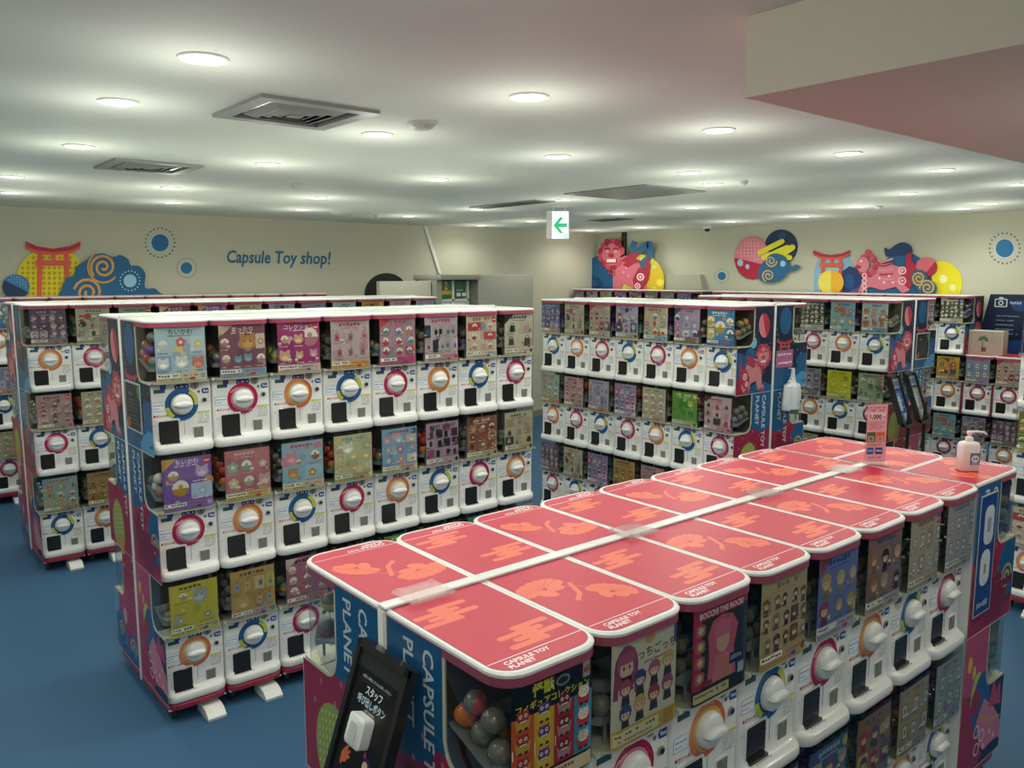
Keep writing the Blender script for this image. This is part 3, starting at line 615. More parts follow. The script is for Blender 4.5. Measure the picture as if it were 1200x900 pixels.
def dial_mesh(k):
    P = Print(step=6e-5)
    if k == 0:
        P.ell(0, 0, .066, col='#1f5f96', n=26); P.ring(0, 0, .050, .065, '#c6cc3c', 6, -.1, 1.0); P.ring(0, 0, .050, .065, '#c6cc3c', 5, 3.3, 4.1); P.ell(0, 0, .048, col='#13294e', n=22)
    elif k == 1:
        P.ell(0, 0, .066, col='#b01f4c', n=26); P.ring(0, 0, .047, .050, '#e8a0b4', 22)
        for i in range(4): P.stroke([(.035 - i * .012, -.056 + i * .002), (.045 - i * .012, -.045)], .0035, '#eab3c4', False)
        for i in range(3): P.stroke([(-.052 + i * .01, .028 + i * .006), (-.04 + i * .01, .04 + i * .004)], .004, '#eab3c4', False)
        P.ell(0, 0, .046, col='#c98a9c', n=22)
    else:
        P.ell(0, 0, .066, col='#cf6a4a', n=26); P.ring(0, 0, .056, .062, '#e3926a', 18, 1.2, 3.9); P.ell(0, 0, .053, col='#dfae4e', n=24); P.ell(0, 0, .045, col='#b9a06a', n=22)
    f = lambda x, y, h: (.002 + x, -.3392 - h, .196 + y)
    P.sides = [(ell(0, 0, .066, n=26), .0001, lin('#e0e0e0'))]
    me = P.mesh('dial_ring', lambda x, y, h: (.002 + x, -.3392 - h if h > 0 else -.3355, .196 + y), M['pr'])
    return me
def labels_mesh():
    P = Print(); R_ = random.Random(5)
    P.poly(rrect(-.022, .255, .034, .277, .008), '#27327f'); P.glyphs(-.016, .261, .028, .271, '#d8dcf2', 6, R_)
    P.rect(-.103, .247, -.060, .262, '#24603f'); P.rect(-.078, .262, -.055, .283, '#2c3a7c'); P.rect(-.078, .247, -.060, .262, '#2f4a86'); P.rect(-.073, .266, -.060, .279, '#4a58a0')
    P.poly([(.082, .244), (.088, .232), (.112, .232), (.112, .253), (.088, .253)], '#2a3f95'); P.glyphs(.090, .237, .110, .248, '#e6e9f6', 3, R_)
    P.ell(.072, .241, .006, col='#6f7074', n=8)
    P.rect(-.114, .175, -.066, .212, '#7c93bd'); P.rect(-.1125, .1765, -.066, .2105, '#eceff3'); P.glyphs(-.109, .195, -.07, .201, '#5c77b4', 7, R_); P.glyphs(-.109, .184, -.085, .189, '#8fa3cb', 4, R_)
    P.ell(-.104, .156, .0045, col='#c8252d', n=10); P.text('ガシャポン', -.098, .151, .0115, '#c8252d', bold=.02)
    P.rect(.062, .153, .112, .160, '#d8d24a'); 
    for i in range(6): P.glyphs(.064, .1455 - i * .0068, .110, .149 - i * .0068, '#9a9a92', 10, R_)
    P.glyphs(-.111, .118, -.104, .122, '#8c8c8c', 2, R_)
    me1 = P.mesh('front_labels', lambda x, y, h: (x, -.3362 - h, y), M['pr'])
    return me1
def lip_label_mesh():
    P = Print(); R_ = random.Random(6)
    P.rect(-.072, -.357, -.066, -.350, '#c9b53a'); P.glyphs(-.063, -.356, -.002, -.351, '#9c958c', 12, R_)
    return P.mesh('tray_label', lambda x, y, h: (x, y, .0445 - (-y - .349) * .55 + h), M['pr'])
ME = dict(body=body_mesh(), window=window_mesh(), trim=trim_mesh(), tray=tray_mesh(), lid=lid_mesh(), knob=knob_mesh(), outlet=outlet_mesh(), coin=coin_meshes(), labels=labels_mesh(), lip=lip_label_mesh())
ME['dial'] = [dial_mesh(k) for k in range(3)]

# lid decals: coral clouds or hibiscus flowers on pink
PINK = '#c40a3a'; CORAL = '#ec6a4e'
def cloud(P, cx, cy, s, col=CORAL, rows=None):
    rows = rows or [(-.030, .052, .0), (.012, .066, .023), (-.018, .060, .046), (.024, .050, .069)]
    for dx, hw, dy in rows: P.poly(rrect(cx + (dx - hw) * s, cy + (dy - .0092) * s, cx + (dx + hw) * s, cy + (dy + .0092) * s, .009 * s), col)
    P.rect(cx - .022 * s, cy, cx + .018 * s, cy + rows[-1][2] * s, col)
def flower(P, cx, cy, s, rot=0, col=CORAL, line='#c8334f'):
    c_, s_ = math.cos(rot), math.sin(rot); T = lambda u, v: (cx + (u * c_ - v * s_) * s, cy + (u * s_ + v * c_) * s)
    for (u, v, a, b, r) in ((-.030, .010, .034, .020, .3), (.028, .012, .034, .019, -.3), (0, .022, .024, .020, 0), (-.012, -.016, .016, .026, .5), (.022, -.012, .020, .014, -.2)):
        P.poly([T(*q) for q in ell(u, v, a, b, 14, rot=r)], col)
    for k in range(7):
        a = .35 + k * .4; P.poly([T(*q) for q in ell(.047 * math.cos(a), .016 + .022 * math.sin(a), .011, .008, 8)], col)
    for a, l in ((.25, .05), (.7, .045), (1.3, .036), (1.9, .036), (2.5, .045), (2.95, .05)):
        P.stroke([T(0, -.002), T(l * .5 * math.cos(a) + .003, .004 + l * .45 * math.sin(a)), T(l * math.cos(a), .006 + l * .62 * math.sin(a))], .0012 * s, line, False)
def lid_print(kind):
    P = Print(step=1.5e-5)
    P.rect(-.125, -.38, .125, 0, '#d3d6d0' if kind == 'plain' else PINK)
    if kind == 'plain': P.poly(rrect(-.06, -.27, .03, -.09, .03), '#c3cbc4'); P.poly(rrect(.0, -.34, .07, -.2, .03), '#c8cfc8')
    if kind == 'cloud': cloud(P, -.040, -.125, .92); cloud(P, .034, -.298, .92)
    elif kind == 'flower':
        flower(P, -.055, -.125, 1.12, .15); P.stroke([(.015, -.13), (-.01, -.19), (-.04, -.215)], .012, CORAL); P.stroke([(-.02, -.13), (.05, -.18), (.085, -.235)], .003, CORAL); flower(P, .052, -.225, .95, -.9)
    elif kind == 'flower2':
        flower(P, .05, -.26, 1.12, 2.9); P.stroke([(.03, -.24), (-.02, -.2), (-.06, -.19)], .003, CORAL); P.stroke([(.02, -.22), (.03, -.16), (-.005, -.13)], .013, CORAL); flower(P, -.055, -.12, 1.05, .5)
    if kind != 'plain': P.stroke([(-.125, -.322), (.125, -.322)], .0026, '#f2dede')
    if kind != 'plain': P.text('CAPSULE TOY', -.088, -.342, .0165, '#f4e4e4', bold=.04); P.text('PLANET', -.088, -.358, .0165, '#f4e4e4', bold=.04)
    reg = [(x, y) for x, y in plan(W - .020, -.004, -.367, .046, 6)]
    return P.mesh('lid_decal', lambda x, y, h: (x, y, H + .0135 + h), M['lidp'], [reg])
LID = {k: lid_print(k) for k in ('cloud', 'flower', 'flower2', 'plain')}

# ------------------------------------------------------------------ printed end panels: u across (0..D), v up (0..H)
def panel_regions(side):                      # convex pieces of the panel round the curved window opening
    e = .003; a, r = D - .255, .055
    rg = [[(0, 0), (D, 0), (D, ZW - e), (0, ZW - e)], [(a + r + e, ZW - e), (D, ZW - e), (D, H), (a + r + e, H)]]
    for k in range(6):
        x1, x2 = a + (r + e) * k / 6, a + (r + e) * (k + 1) / 6
        z = [ZW + r - math.sqrt(max(0, (r + e) ** 2 - (x - a) ** 2)) for x in (x1, x2)]
        rg.append([(x1, ZW - e), (x2, ZW - e), (x2, max(z[1], ZW - e + 1e-4)), (x1, max(z[0], ZW - e + 1e-4))])
    return rg if side == 'L' else [[(D - u, v) for u, v in reversed(q)] for q in rg]
NAVY = '#14223f'; BLUE = '#175a8a'; CRIM = '#9c1f44'; MAG = '#b8446c'; SKY = '#3f8fc0'; GOLD = '#c9a44a'; LIME = '#b6c25a'
def wavy(P, x0, x1, y, amp, n, col, top, ph=0):
    pts = [(x0 + (x1 - x0) * k / (n * 6), y + amp * math.sin(2 * PI * k / 6 + ph)) for k in range(n * 6 + 1)]
    P.poly(pts + [(x1, top), (x0, top)], col)
def swirl(P, cx, cy, r, base=BLUE, line=GOLD):
    P.ell(cx, cy, r, col=base, n=16); P.spiral(cx, cy, r * .72, r * .16, line, 1.8)
def panel_print(side, t):
    P = Print(step=2e-5); Lf = side == 'L'; T = lambda cx, cy, s: (lambda x, y: (cx + x * s, cy + y * s))
    if t == 0 and Lf:
        P.rect(0, 0, D, H, NAVY)
        P.poly(ell(.02, .14, .10, .12), BLUE); P.poly(ell(.14, .23, .055, .05), BLUE); P.ell(.17, .31, .035, col='#79b4d6'); P.dots(.17, .31, .055, 18, .0035, '#5aa0cc')
        P.ell(.275, .41, .058, .075, '#b3364e', 20, rot=.2); P.poly(ell(.275, .41, .058, .075, 12, a0=1.7, a1=1.7 + PI, rot=.2), '#e0808c')
        P.poly([(0, 0), (D, 0), (D, .04), (.25, .08), (.12, .03), (0, .06)], BLUE); P.rect(0, 0, .08, .1, CRIM)
        lion(P, (lambda x, y: (.335 - (1 - x) * .30 + 0, .02 + y * .27)) if False else (lambda x, y: (.36 - x * .31, .015 + y * .28)), .28)
        for x, y in ((.19, .46), (.34, .3), (.21, .38), (.33, .49), (.1, .3)): P.ell(x, y, .0035, col='#7fb2da', n=6)
    elif t == 0:
        P.rect(0, 0, D, H, NAVY); P.ell(.115, .43, .065, .085, BLUE, 20)
        for k in range(12): a = 3.3 + k * .27; P.ell(.12 + .10 * math.cos(a), .40 + .13 * math.sin(a), .004, .006, '#79b4d6', 6)
        torii(P, .02, .17, .19, .15, '#c24a50', '#a02e3c'); P.rect(0, .0, D, .13, BLUE); P.poly(ell(.05, .13, .07, .04), BLUE); P.poly(ell(.33, .17, .08, .05), BLUE)
        for dx, dy, rr in ((.28, .05, .05), (.33, .07, .05), (.24, .03, .04)): P.ell(dx, dy, rr, rr * .6, '#4d98c8')
        P.rect(.2, 0, D, .03, '#4d98c8')
        for x, y in ((.07, .2), (.3, .22), (.22, .29), (.26, .24), (.34, .25), (.17, .09), (.09, .05)): P.ell(x, y, .004, col='#8cc0e2', n=6)
    elif t == 1:
        P.rect(0, 0, D, H, CRIM); wavy(P, 0, D, .29 if Lf else .30, .014, 2, BLUE, H, 1.2)
        P.poly(ell(.07, .3, .1, .045), BLUE if not Lf else CRIM)
        for k in range(9): P.ell(.06 + .034 * k % .3, .20 + .03 * ((k * 7) % 5), .005, .008, '#c8788c', 7, rot=.3)
        if Lf:
            P.ell(.155, .10, .095, .125, '#c98c3a', 24); P.poly([p for p in ell(.155, .10, .095, .125, 24) if p[1] > .03], '#98a648')
            for k in range(9):
                for j in range(10):
                    x, y = .075 + j * .018, .05 + k * .021 + j * .004
                    if ((x + .005 - .155) / .085) ** 2 + ((y - .10) / .112) ** 2 < 1: P.poly([(x, y), (x + .006, y + .002), (x + .009, y + .013), (x + .003, y + .011)], '#c9cc8e', False)
        else:
            P.poly(ell(.34, .18, .11, .12), BLUE); swirl(P, .31, .15, .07); P.ell(.36, .27, .05, col=BLUE)
            for (x, y) in ((.16, .06), (.1, .12), (.26, .03)): cloud(P, x, y, 1.5, '#7c1236')
        P.text('CAPSULE TOY', (.285 if Lf else .135), .505, .050, '#cfd8de', rot=-PI / 2, bold=.02, sx=1.03); P.text('PLANET', (.215 if Lf else .065), .505, .050, '#cfd8de', rot=-PI / 2, bold=.02, sx=1.03)
    elif Lf:
        P.rect(0, 0, D, H, MAG); cloud(P, .10, .40, 3.6, '#c8bc42'); cloud(P, .28, .36, 2.6, CRIM)
        P.poly([(.12, 0), (.26, .42), (D, .3), (D, 0)], '#a52a52')
        for k in range(8):
            for j in range(6): P.ell(.2 + j * .03, .12 + k * .035, .006, col='#c8688a', n=6, up=False)
        P.poly(ell(.08, .1, .09, .10), '#2a6fa4'); swirl(P, .09, .11, .06); swirl(P, .28, .07, .08); P.ell(.02, .24, .05, .07, '#6aa6cc'); P.poly(ell(.2, .02, .12, .04), BLUE); P.ell(.17, .2, .03, .04, '#d79ab0')
    else:
        P.rect(0, 0, D, H, NAVY); P.rect(0, .30, .22, H, MAG); P.ell(.05, .42, .018, .03, '#d6b83c'); P.ell(.09, .38, .014, .025, '#d6b83c'); P.ell(.13, .27, .055, .10, LIME, 20); P.ell(.17, .23, .08, .13, '#1c5c94', 20)
        P.poly([(0, 0), (0, .32), (.06, .30), (.12, .16), (.2, .05), (.26, 0)], '#a3244a'); P.ell(.12, .26, .04, .05, CRIM)
        P.poly([(.14, .18), (.2, .25), (.3, .18), (D, .1), (D, 0), (.26, .02), (.18, .08)], '#d27c96'); P.poly([(.24, .2), (.28, .3), (.31, .24), (.34, .27), (.36, .18)], '#b8406a')
        for x, y in ((.15, .14), (.16, .07), (.2, .11)): P.ring(x, y, .018, .025, '#e8c4cc', 14)
        P.stroke([(.16, .2), (.24, .15), (.36, .13)], .008, GOLD)
        for x, y in ((.27, .1), (.31, .07), (.22, .06)): P.ell(x, y, .012, col='#eab6c2', n=8)
        P.poly(ell(.3, .0, .12, .05), NAVY)
    # thin white edging
    for a in ((0, 0, .0025, H), (D - .0025, 0, D, H), (0, 0, D, .003)): P.rect(*a, '#d8d8d8')
    x = WB / 2 + .0008
    fn = (lambda u, v, h: (x + h, -D + u, v)) if Lf else (lambda u, v, h: (-x - h, -u, v))
    return P.mesh('side_panel', fn, M['pr'], panel_regions(side))
PANEL = {(s_, t): panel_print(s_, t) for s_ in 'LR' for t in range(3)}

# ------------------------------------------------------------------ posters
POSTER_REG = [[(a, -1), (b, -1), (b, 1), (a, 1)] for a, b in ((-.12, -.0945), (-.0945, -.087), (-.087, -.0795), (-.0795, .0795), (.0795, .087), (.087, .0945), (.0945, .12))]
def poster_map(x, y, h):                      # wraps the sheet round the rounded window corners
    r = .0445; yo = -.3705; hw = .0795
    if abs(x) <= hw: return (x, yo - h * .5 + .0, .293 + y)
    s = (abs(x) - hw) / r; sg = 1 if x > 0 else -1
    return (sg * (hw + (r + h * .5) * math.sin(s)), yo + r - (r + h * .5) * math.cos(s), .293 + y)
PW = .098; PH = .214
def shade(c, k):
    c = lin(c); return tuple(min(1, v * k) for v in c[:3])
def figure(P, x, y, s, hair, skin='#e3b9a0', body='#8a5a6a', face=True):   # small generic doll shape
    P.poly([(x - .35 * s, y - .9 * s), (x + .35 * s, y - .9 * s), (x + .22 * s, y - .1 * s), (x - .22 * s, y - .1 * s)], body)
    P.ell(x, y + .1 * s, .5 * s, .5 * s, hair, 10); P.ell(x, y - .02 * s, .34 * s, .3 * s, skin, 9); P.poly([(x - .4 * s, y + .1 * s), (x + .4 * s, y + .1 * s), (x + .25 * s, y + .38 * s), (x - .25 * s, y + .38 * s)], hair)
    if face:
        for d in (-.14, .14): P.ell(x + d * s, y - .02 * s, .05 * s, .07 * s, '#2a2026', 5)
def blob(P, x, y, s, c, R_, kind):
    if kind == 0:      # rounded plush
        P.ell(x, y, s * .5, s * .42, c, 10); P.ell(x - s * .3, y + s * .38, s * .16, col=c, n=7); P.ell(x + s * .3, y + s * .38, s * .16, col=c, n=7); P.ell(x, y - s * .08, s * .3, s * .22, shade(c, 1.5), 8)
        for d in (-.15, .15): P.ell(x + d * s, y + s * .06, s * .05, col='#2c2226', n=5)
    elif kind == 1:    # charm on a strap
        P.stroke([(x, y + s * .7), (x + s * .1, y + s * .45), (x, y + s * .3)], s * .07, '#6c6468'); P.poly(rrect(x - s * .28, y - s * .5, x + s * .28, y + s * .32, s * .12, 2), c); P.ell(x, y - s * .08, s * .16, col=shade(c, .5), n=7)
    elif kind == 2:    # bag
        P.poly([(x - s * .4, y - s * .5), (x + s * .4, y - s * .5), (x + s * .3, y + s * .2), (x - s * .3, y + s * .2)], c); P.ring(x, y + s * .2, s * .2, s * .26, c, 8, 0, PI)
    elif kind == 3: figure(P, x, y, s * .9, c, body=shade(c, .55), face=s > .03)
    elif kind == 4:    # capsule or cake shape
        P.ell(x, y, s * .48, col=shade(c, .8), n=10); P.poly(ell(x, y, s * .48, n=8, a0=0, a1=PI), '#e8e2da'); P.ell(x, y + s * .1, s * .15, col=c, n=6)
    elif kind == 5:    # framed card
        P.rect(x - s * .36, y - s * .5, x + s * .36, y + s * .5, shade(c, .35)); P.rect(x - s * .28, y - s * .42, x + s * .28, y + s * .42, '#d9d3cc'); P.ell(x, y, s * .17, s * .22, c, 7)
    else:              # flower badge
        for k in range(5): a = k * 1.2566 + .3; P.ell(x + s * .26 * math.cos(a), y + s * .26 * math.sin(a), s * .2, col=c, n=7)
        P.ell(x, y, s * .16, col='#e9dcc0', n=7)
def grid_poster(seed, bg, cols, kind=0, rows=2, cn=3, title=None, tcol='#3a4a78', strip='#d8cf9a', big=None, deco=True):
    R_ = random.Random(seed); P = Print(step=2.5e-5)
    P.rect(-PW, 0, PW, PH, bg); P.rect(-PW + .004, .004, PW - .004, PH - .004, shade(bg, 1.06))
    if deco:
        for k in range(12):
            x, y, r = R_.uniform(-.085, .085), R_.uniform(.03, .19), R_.uniform(.004, .024); P.ell(x, y, r, col=shade(R_.choice(cols), .9 + R_.random() * .3) if k < 3 else shade(bg, .86), n=9)
    top = PH - .03
    if title: P.text(title, 0, PH - .027, .024, tcol, bold=.02, align='c')
    else: P.glyphs(-.06, PH - .026, .05, PH - .010, tcol, 6, R_)
    if seed % 3 == 0: P.poly([(-PW, PH), (-PW, PH - .05), (-PW + .06, PH)], R_.choice(cols)); P.poly([(PW, .09), (PW, .04), (PW - .05, .04)], R_.choice(cols))
    if seed % 4 == 1: P.ell(PW - .02, PH - .022, .016, col=R_.choice(('#b83a48', '#c8a03c', '#3a6a9a')), n=12); P.glyphs(PW - .032, PH - .026, PW - .008, PH - .018, '#e8e4dc', 3, R_)
    P.glyphs(-.05, PH - .036, .04, PH - .031, shade(tcol, 1.3), 12, R_)
    if big:
        bx, by, bs, bc, bk = big; blob(P, bx, by, bs, bc, R_, bk)
    ch = (top - .04) / rows; cw = 2 * PW / cn
    for r in range(rows):
        for c in range(cn):
            x = -PW + cw * (c + .5) + R_.uniform(-.004, .004); y = .04 + ch * (rows - r - .55)
            if big and abs(x - big[0]) < big[2] * .55 and abs(y - big[1]) < big[2] * .6: continue
            if R_.random() < .5: P.poly(rrect(x - cw * .42, y - ch * .42, x + cw * .42, y + ch * .44, .004, 2), shade(cols[R_.randrange(len(cols))], 1.15) if R_.random() < .35 else shade(bg, R_.uniform(.85, 1.25)))
            sz = min(cw, ch) * R_.uniform(.55, .85); kk = kind if kind != 7 else R_.choice((0, 1, 3, 4, 6)); kk = R_.choice((kk, kk, kk, 6, 4)) if kind in (0, 7) else kk
            blob(P, x + R_.uniform(-.005, .005), y + R_.uniform(-.003, .004), sz, cols[(r * cn + c + R_.randrange(2)) % len(cols)], R_, kk)
            if R_.random() < .7: blob(P, x + cw * .3 * R_.choice((-1, 1)), y - ch * .28, sz * .42, R_.choice(cols), R_, R_.choice((4, 6, 2)))
            P.glyphs(x - cw * .35, y - ch * .47, x + cw * .25, y - ch * .47 + .0045, shade(tcol, R_.uniform(.8, 1.6)), 6, R_)
    P.rect(-PW, 0, PW, .034, strip); P.rect(-PW + .003, .016, -.01, .031, '#e9e6dc'); P.glyphs(-PW + .006, .019, -.014, .028, '#3f4660', 7, R_)
    P.glyphs(-PW + .004, .004, .03, .012, '#8a6d50', 16, R_); P.poly(rrect(.03, .004, .05, .014, .003, 2), R_.choice(('#b8303c', '#3050a0'))); P.glyphs(.005, .018, .07, .026, R_.choice(('#c04050', '#5060a0')), 8, R_); P.ell(.083, .018, .011, col=R_.choice(cols), n=9)
    return P.mesh('poster', poster_map, M['pr'], POSTER_REG)
GP = grid_poster
def poster_figures():                         # black header, four coloured columns of little monsters
    P = Print(step=2.5e-5); R_ = random.Random(1); P.rect(-PW, 0, PW, PH, '#0d0b0d')
    P.text('怪獣', -.052, PH - .030, .026, '#d8cc3a', bold=.04); P.text('×', -.008, PH - .030, .018, '#d8d8d0'); P.ell(.022, PH - .022, .018, .011, '#7d8488', 10); P.ell(.022, PH - .022, .013, .007, '#20242a', 8)
    P.text('フィギュアコレクション', 0, PH - .052, .0165, '#dccb3c', bold=.03, align='c')
    P.rect(.072, PH - .035, .092, PH - .004, '#b8a49c'); P.glyphs(.074, PH - .03, .09, PH - .012, '#a02838', 3, R_)
    cols = ('#cf5a26', '#dda529', '#b3202c', '#3f8cb0'); subs = (('#b02c24', '#c9a23c'), ('#6a3c86', '#d8c02a'), ('#7c1420', '#b08a90'), ('#cfc4b4', '#b83434'))
    for i in range(4):
        x0 = -PW + i * PW / 2; P.rect(x0, .035, x0 + PW / 2, PH - .062, cols[i])
        for j in range(3):
            x, y = x0 + PW / 4, .058 + j * .044; a, b = subs[i]
            P.poly([(x - .014, y - .016), (x + .014, y - .016), (x + .018, y + .006), (x - .018, y + .006)], b); P.ell(x, y + .008, .015, .012, a, 10)
            P.poly([(x - .012, y + .014), (x - .006, y + .017), (x - .011, y + .023)], a); P.poly([(x + .012, y + .014), (x + .006, y + .017), (x + .011, y + .023)], a)
            for d in (-.006, .006): P.ell(x + d, y + .01, .004, col='#efe9dc', n=7); P.ell(x + d, y + .01, .0018, col='#151015', n=5)
            P.rect(x - .008, y - .002, x + .008, y + .001, '#f0e6d0'); P.rect(x - .011, y - .018, x - .003, y - .013, '#2a1414'); P.rect(x + .003, y - .018, x + .011, y - .013, '#2a1414')
        P.glyphs(x0 + .001, .07, x0 + .004, .1, '#e8e0d0', 1, R_)
    P.rect(-PW + .004, .004, PW - .004, .031, '#c9b896'); P.glyphs(-.09, .018, .05, .027, '#7a5040', 16, R_); P.glyphs(-.09, .008, .03, .014, '#a06040', 16, R_)
    return P.mesh('poster', poster_map, M['pr'], POSTER_REG)
def poster_dolls():
    P = Print(step=2.5e-5); R_ = random.Random(2); P.rect(-PW, 0, PW, PH, '#cfc6b8')
    P.text('っちごっち!', -.024, PH - .048, .024, '#4a4a52', bold=.02); P.ell(.01, PH - .013, .016, .010, '#c89a5a', 9); P.stroke([(-.03, .128), (.09, .150)], .003, '#c09a5c'); P.glyphs(-.02, PH - .062, .07, PH - .056, '#8a6a50', 14, R_)
    P.poly(ell(-.058, .158, .034, .048, 14), '#8f4668'); P.ell(-.058, .162, .024, .022, '#dcb4a2', 12); P.poly([(-.085, .168), (-.03, .168), (-.036, .19), (-.08, .19)], '#a0567a'); P.poly([(-.078, .11), (-.038, .11), (-.045, .142), (-.071, .142)], '#20181e')
    P.poly([(-.094, .10), (-.082, .10), (-.076, .17), (-.09, .17)], '#8f4668'); P.poly([(-.022, .10), (-.034, .10), (-.04, .17), (-.026, .17)], '#8f4668')
    for d in (-.066, -.05): P.ell(d, .160, .003, .005, '#402030', 6)
    hc = ('#a84a58', '#3a4478', '#a06078', '#c0a458', '#3f4a80', '#c6a45c', '#9c3a4a', '#9a4c78')
    for i in range(8):
        x = -.06 + (i % 4) * .042; y = .115 + (i % 4) * .008 - (i // 4) * .052; figure(P, x, y, .037, hc[i], body='#3a3038')
    P.rect(-PW, 0, PW, .036, '#c4a050'); P.rect(-PW + .004, .004, .04, .030, '#dccfa6'); P.glyphs(-.09, .018, .03, .026, '#6a5a3a', 12, R_); P.glyphs(-.09, .007, .02, .013, '#8a6a4a', 12, R_); P.rect(.055, .004, .09, .034, '#b48c2e'); P.rect(.084, .17, .096, .21, '#3a4c80')
    return P.mesh('poster', poster_map, M['pr'], POSTER_REG)
def poster_rock():
    P = Print(step=2.5e-5); R_ = random.Random(3); P.rect(-PW, 0, PW, PH, '#b02c58'); P.rect(-.072, .03, PW, PH - .026, '#2c2a2c'); P.rect(.075, .03, PW, PH - .02, '#28344e')
    P.text('BOCCHI THE ROCK!', -.002, PH - .022, .0185, '#e6dcdc', bold=.03, align='c', sx=.93)
    P.poly([(-.05, .035), (.055, .035), (.045, .10), (.058, .15), (.038, .178), (0, .186), (-.034, .178), (-.05, .15), (-.044, .10)], '#c45a78')
    P.poly([(-.035, .035), (.045, .035), (.03, .095), (-.02, .095)], '#c87878'); P.ell(.004, .125, .024, .028, '#c9a292', 14); P.poly([(-.026, .135), (.034, .135), (.03, .165), (0, .175), (-.022, .165)], '#cf6a86')
    for k in range(4): P.poly(rrect(-.092, .045 + k * .036, -.06, .072 + k * .036, .008, 3), '#a86858'); P.ell(-.076, .059 + k * .036, .009, col='#d8b4a0', n=8)
    P.poly([(-.09, .037), (-.06, .052), (-.03, .044), (-.035, .036)], '#8c1c3c'); P.rect(.03, .06, .08, .085, '#101018'); P.glyphs(.034, .065, .075, .080, '#8a9ac0', 5, R_)
    P.rect(-PW, 0, PW, .032, '#1d1618'); P.rect(-PW + .004, .004, .03, .026, '#cdbf88'); P.glyphs(-.09, .014, .02, .022, '#6a5030', 12, R_); P.rect(.062, .03, .085, .055, '#a8b4c4')
    return P.mesh('poster', poster_map, M['pr'], POSTER_REG)

# (poster description, maker) lists; the words go into the labels
A_T = [('pale blue', lambda: GP(11, '#a9bccb', ['#d8d8dc', '#c87870', '#7f9cc0', '#d4c488'], 0, 2, 3, 'ちいかわ', '#32425e', '#c9bfa0', (0, .155, .045, '#d06a6a', 6))),
       ('mauve teddy bear', lambda: GP(12, '#7d4f60', ['#6f98a8', '#b88a98', '#c8b0a0'], 0, 2, 4, 'まったり', '#e0d0d0', '#7ea0b8', (.02, .14, .075, '#b08458', 0))),
       ('magenta dessert', lambda: GP(13, '#a03a76', ['#c79ab0', '#caa88a', '#d6c8d0'], 0, 2, 3, 'コレクション', '#e8d4e0', '#c9b4a8', (.05, .15, .085, '#c8889c', 4))),
       ('pink charm', lambda: GP(14, '#b9a8ae', ['#b8607c', '#a07888', '#c88a9a', '#9aa0a8'], 1, 2, 3, None, '#a8486a', '#d0a058')),
       ('pink and teal', lambda: GP(15, '#a8889c', ['#c04858', '#4a9aa8', '#c8a04a', '#b8486c'], 4, 3, 3, 'ときめき', '#b02858', '#b05080')),
       ('keychain row', lambda: GP(16, '#b4a8b0', ['#3a6080', '#b8304a', '#2c2c40', '#4a8a8a', '#8a5a9a'], 1, 2, 5, None, '#b8487a', '#b898a8')),
       ('cream and red', lambda: GP(17, '#c8b8a8', ['#b85058', '#c88a90', '#8a9ab8', '#b04048'], 4, 3, 2, None, '#a87838', '#cfc0b0')),
       ('black handbag', lambda: GP(18, '#bdb6a6', ['#2a2a2c', '#2f2c2e', '#b89098', '#4a484a'], 2, 2, 2, None, '#4a4a48', '#c4bfae'))]
A_M = [('purple', lambda: GP(21, '#7a58a4', ['#a8b4d8', '#c89a58', '#b8a0c8', '#9cc0d8'], 0, 2, 2, 'ちいかわ', '#e4dcec', '#8a6aac', (-.03, .09, .07, '#c89848', 4))),
       ('salmon pink', lambda: GP(22, '#b8727c', ['#b8b0a8', '#8ab0a8', '#c8a8a0', '#d0c0b0'], 0, 2, 3, None, '#d8b0b0', '#c8b070')),
       ('sky blue and pink', lambda: GP(23, '#8fb0c4', ['#d0889c', '#c8a0a8', '#a8683c', '#c0905a'], 0, 2, 2, None, '#b84a6a', '#c8bc98')),
       ('pale yellow', lambda: GP(24, '#b9b892', ['#cfccb4', '#d0c08a', '#b8c8c0', '#c8a888'], 0, 3, 3, None, '#7a9a9a', '#a8a878', (-.03, .15, .06, '#d8d6c8', 0))),
       ('light blue', lambda: GP(25, '#7fa6c6', ['#c8c0b0', '#c89aa8', '#b8c4d0', '#cfa888'], 0, 3, 3, None, '#a84a7a', '#b8b098', (0, .11, .05, '#b07aa8', 6))),
       ('lilac cosmetics', lambda: GP(26, '#a890a6', ['#2c2830', '#5a2c4a', '#2a2a2c', '#8a4a6a', '#3c3040'], 1, 3, 4, 'MARY QUANT', '#1c181c', '#b4a4b0')),
       ('brown', lambda: GP(27, '#8a5c4c', ['#b08a70', '#9a4a44', '#c0a08a', '#6a3c34'], 7, 3, 3, None, '#d0c0a8', '#c0b498')),
       ('beige bag charm', lambda: GP(28, '#b5ad97', ['#3a3a38', '#a88a78', '#5a6a58', '#b8a088'], 2, 3, 3, None, '#5a5a52', '#b8b09a'))]
A_B = [('yellow', lambda: GP(31, '#b8ae3e', ['#a8a890', '#90988c', '#c0a85a', '#a89a78'], 0, 3, 2, None, '#5a5a3a', '#c2ba62', (.02, .15, .07, '#9ca0a0', 0))),
       ('tan stationery', lambda: GP(32, '#b3925a', ['#8aa0b0', '#b8a848', '#c0a88a', '#5a8a6a'], 1, 2, 4, None, '#6a4a28', '#b0a0a0', (-.045, .065, .05, '#c0a470', 0))),
       ('rose pink', lambda: GP(33, '#a8687c', ['#c8a0a8', '#d0b8b8', '#b87888'], 4, 3, 3, None, '#2a2024', '#b08088'))]
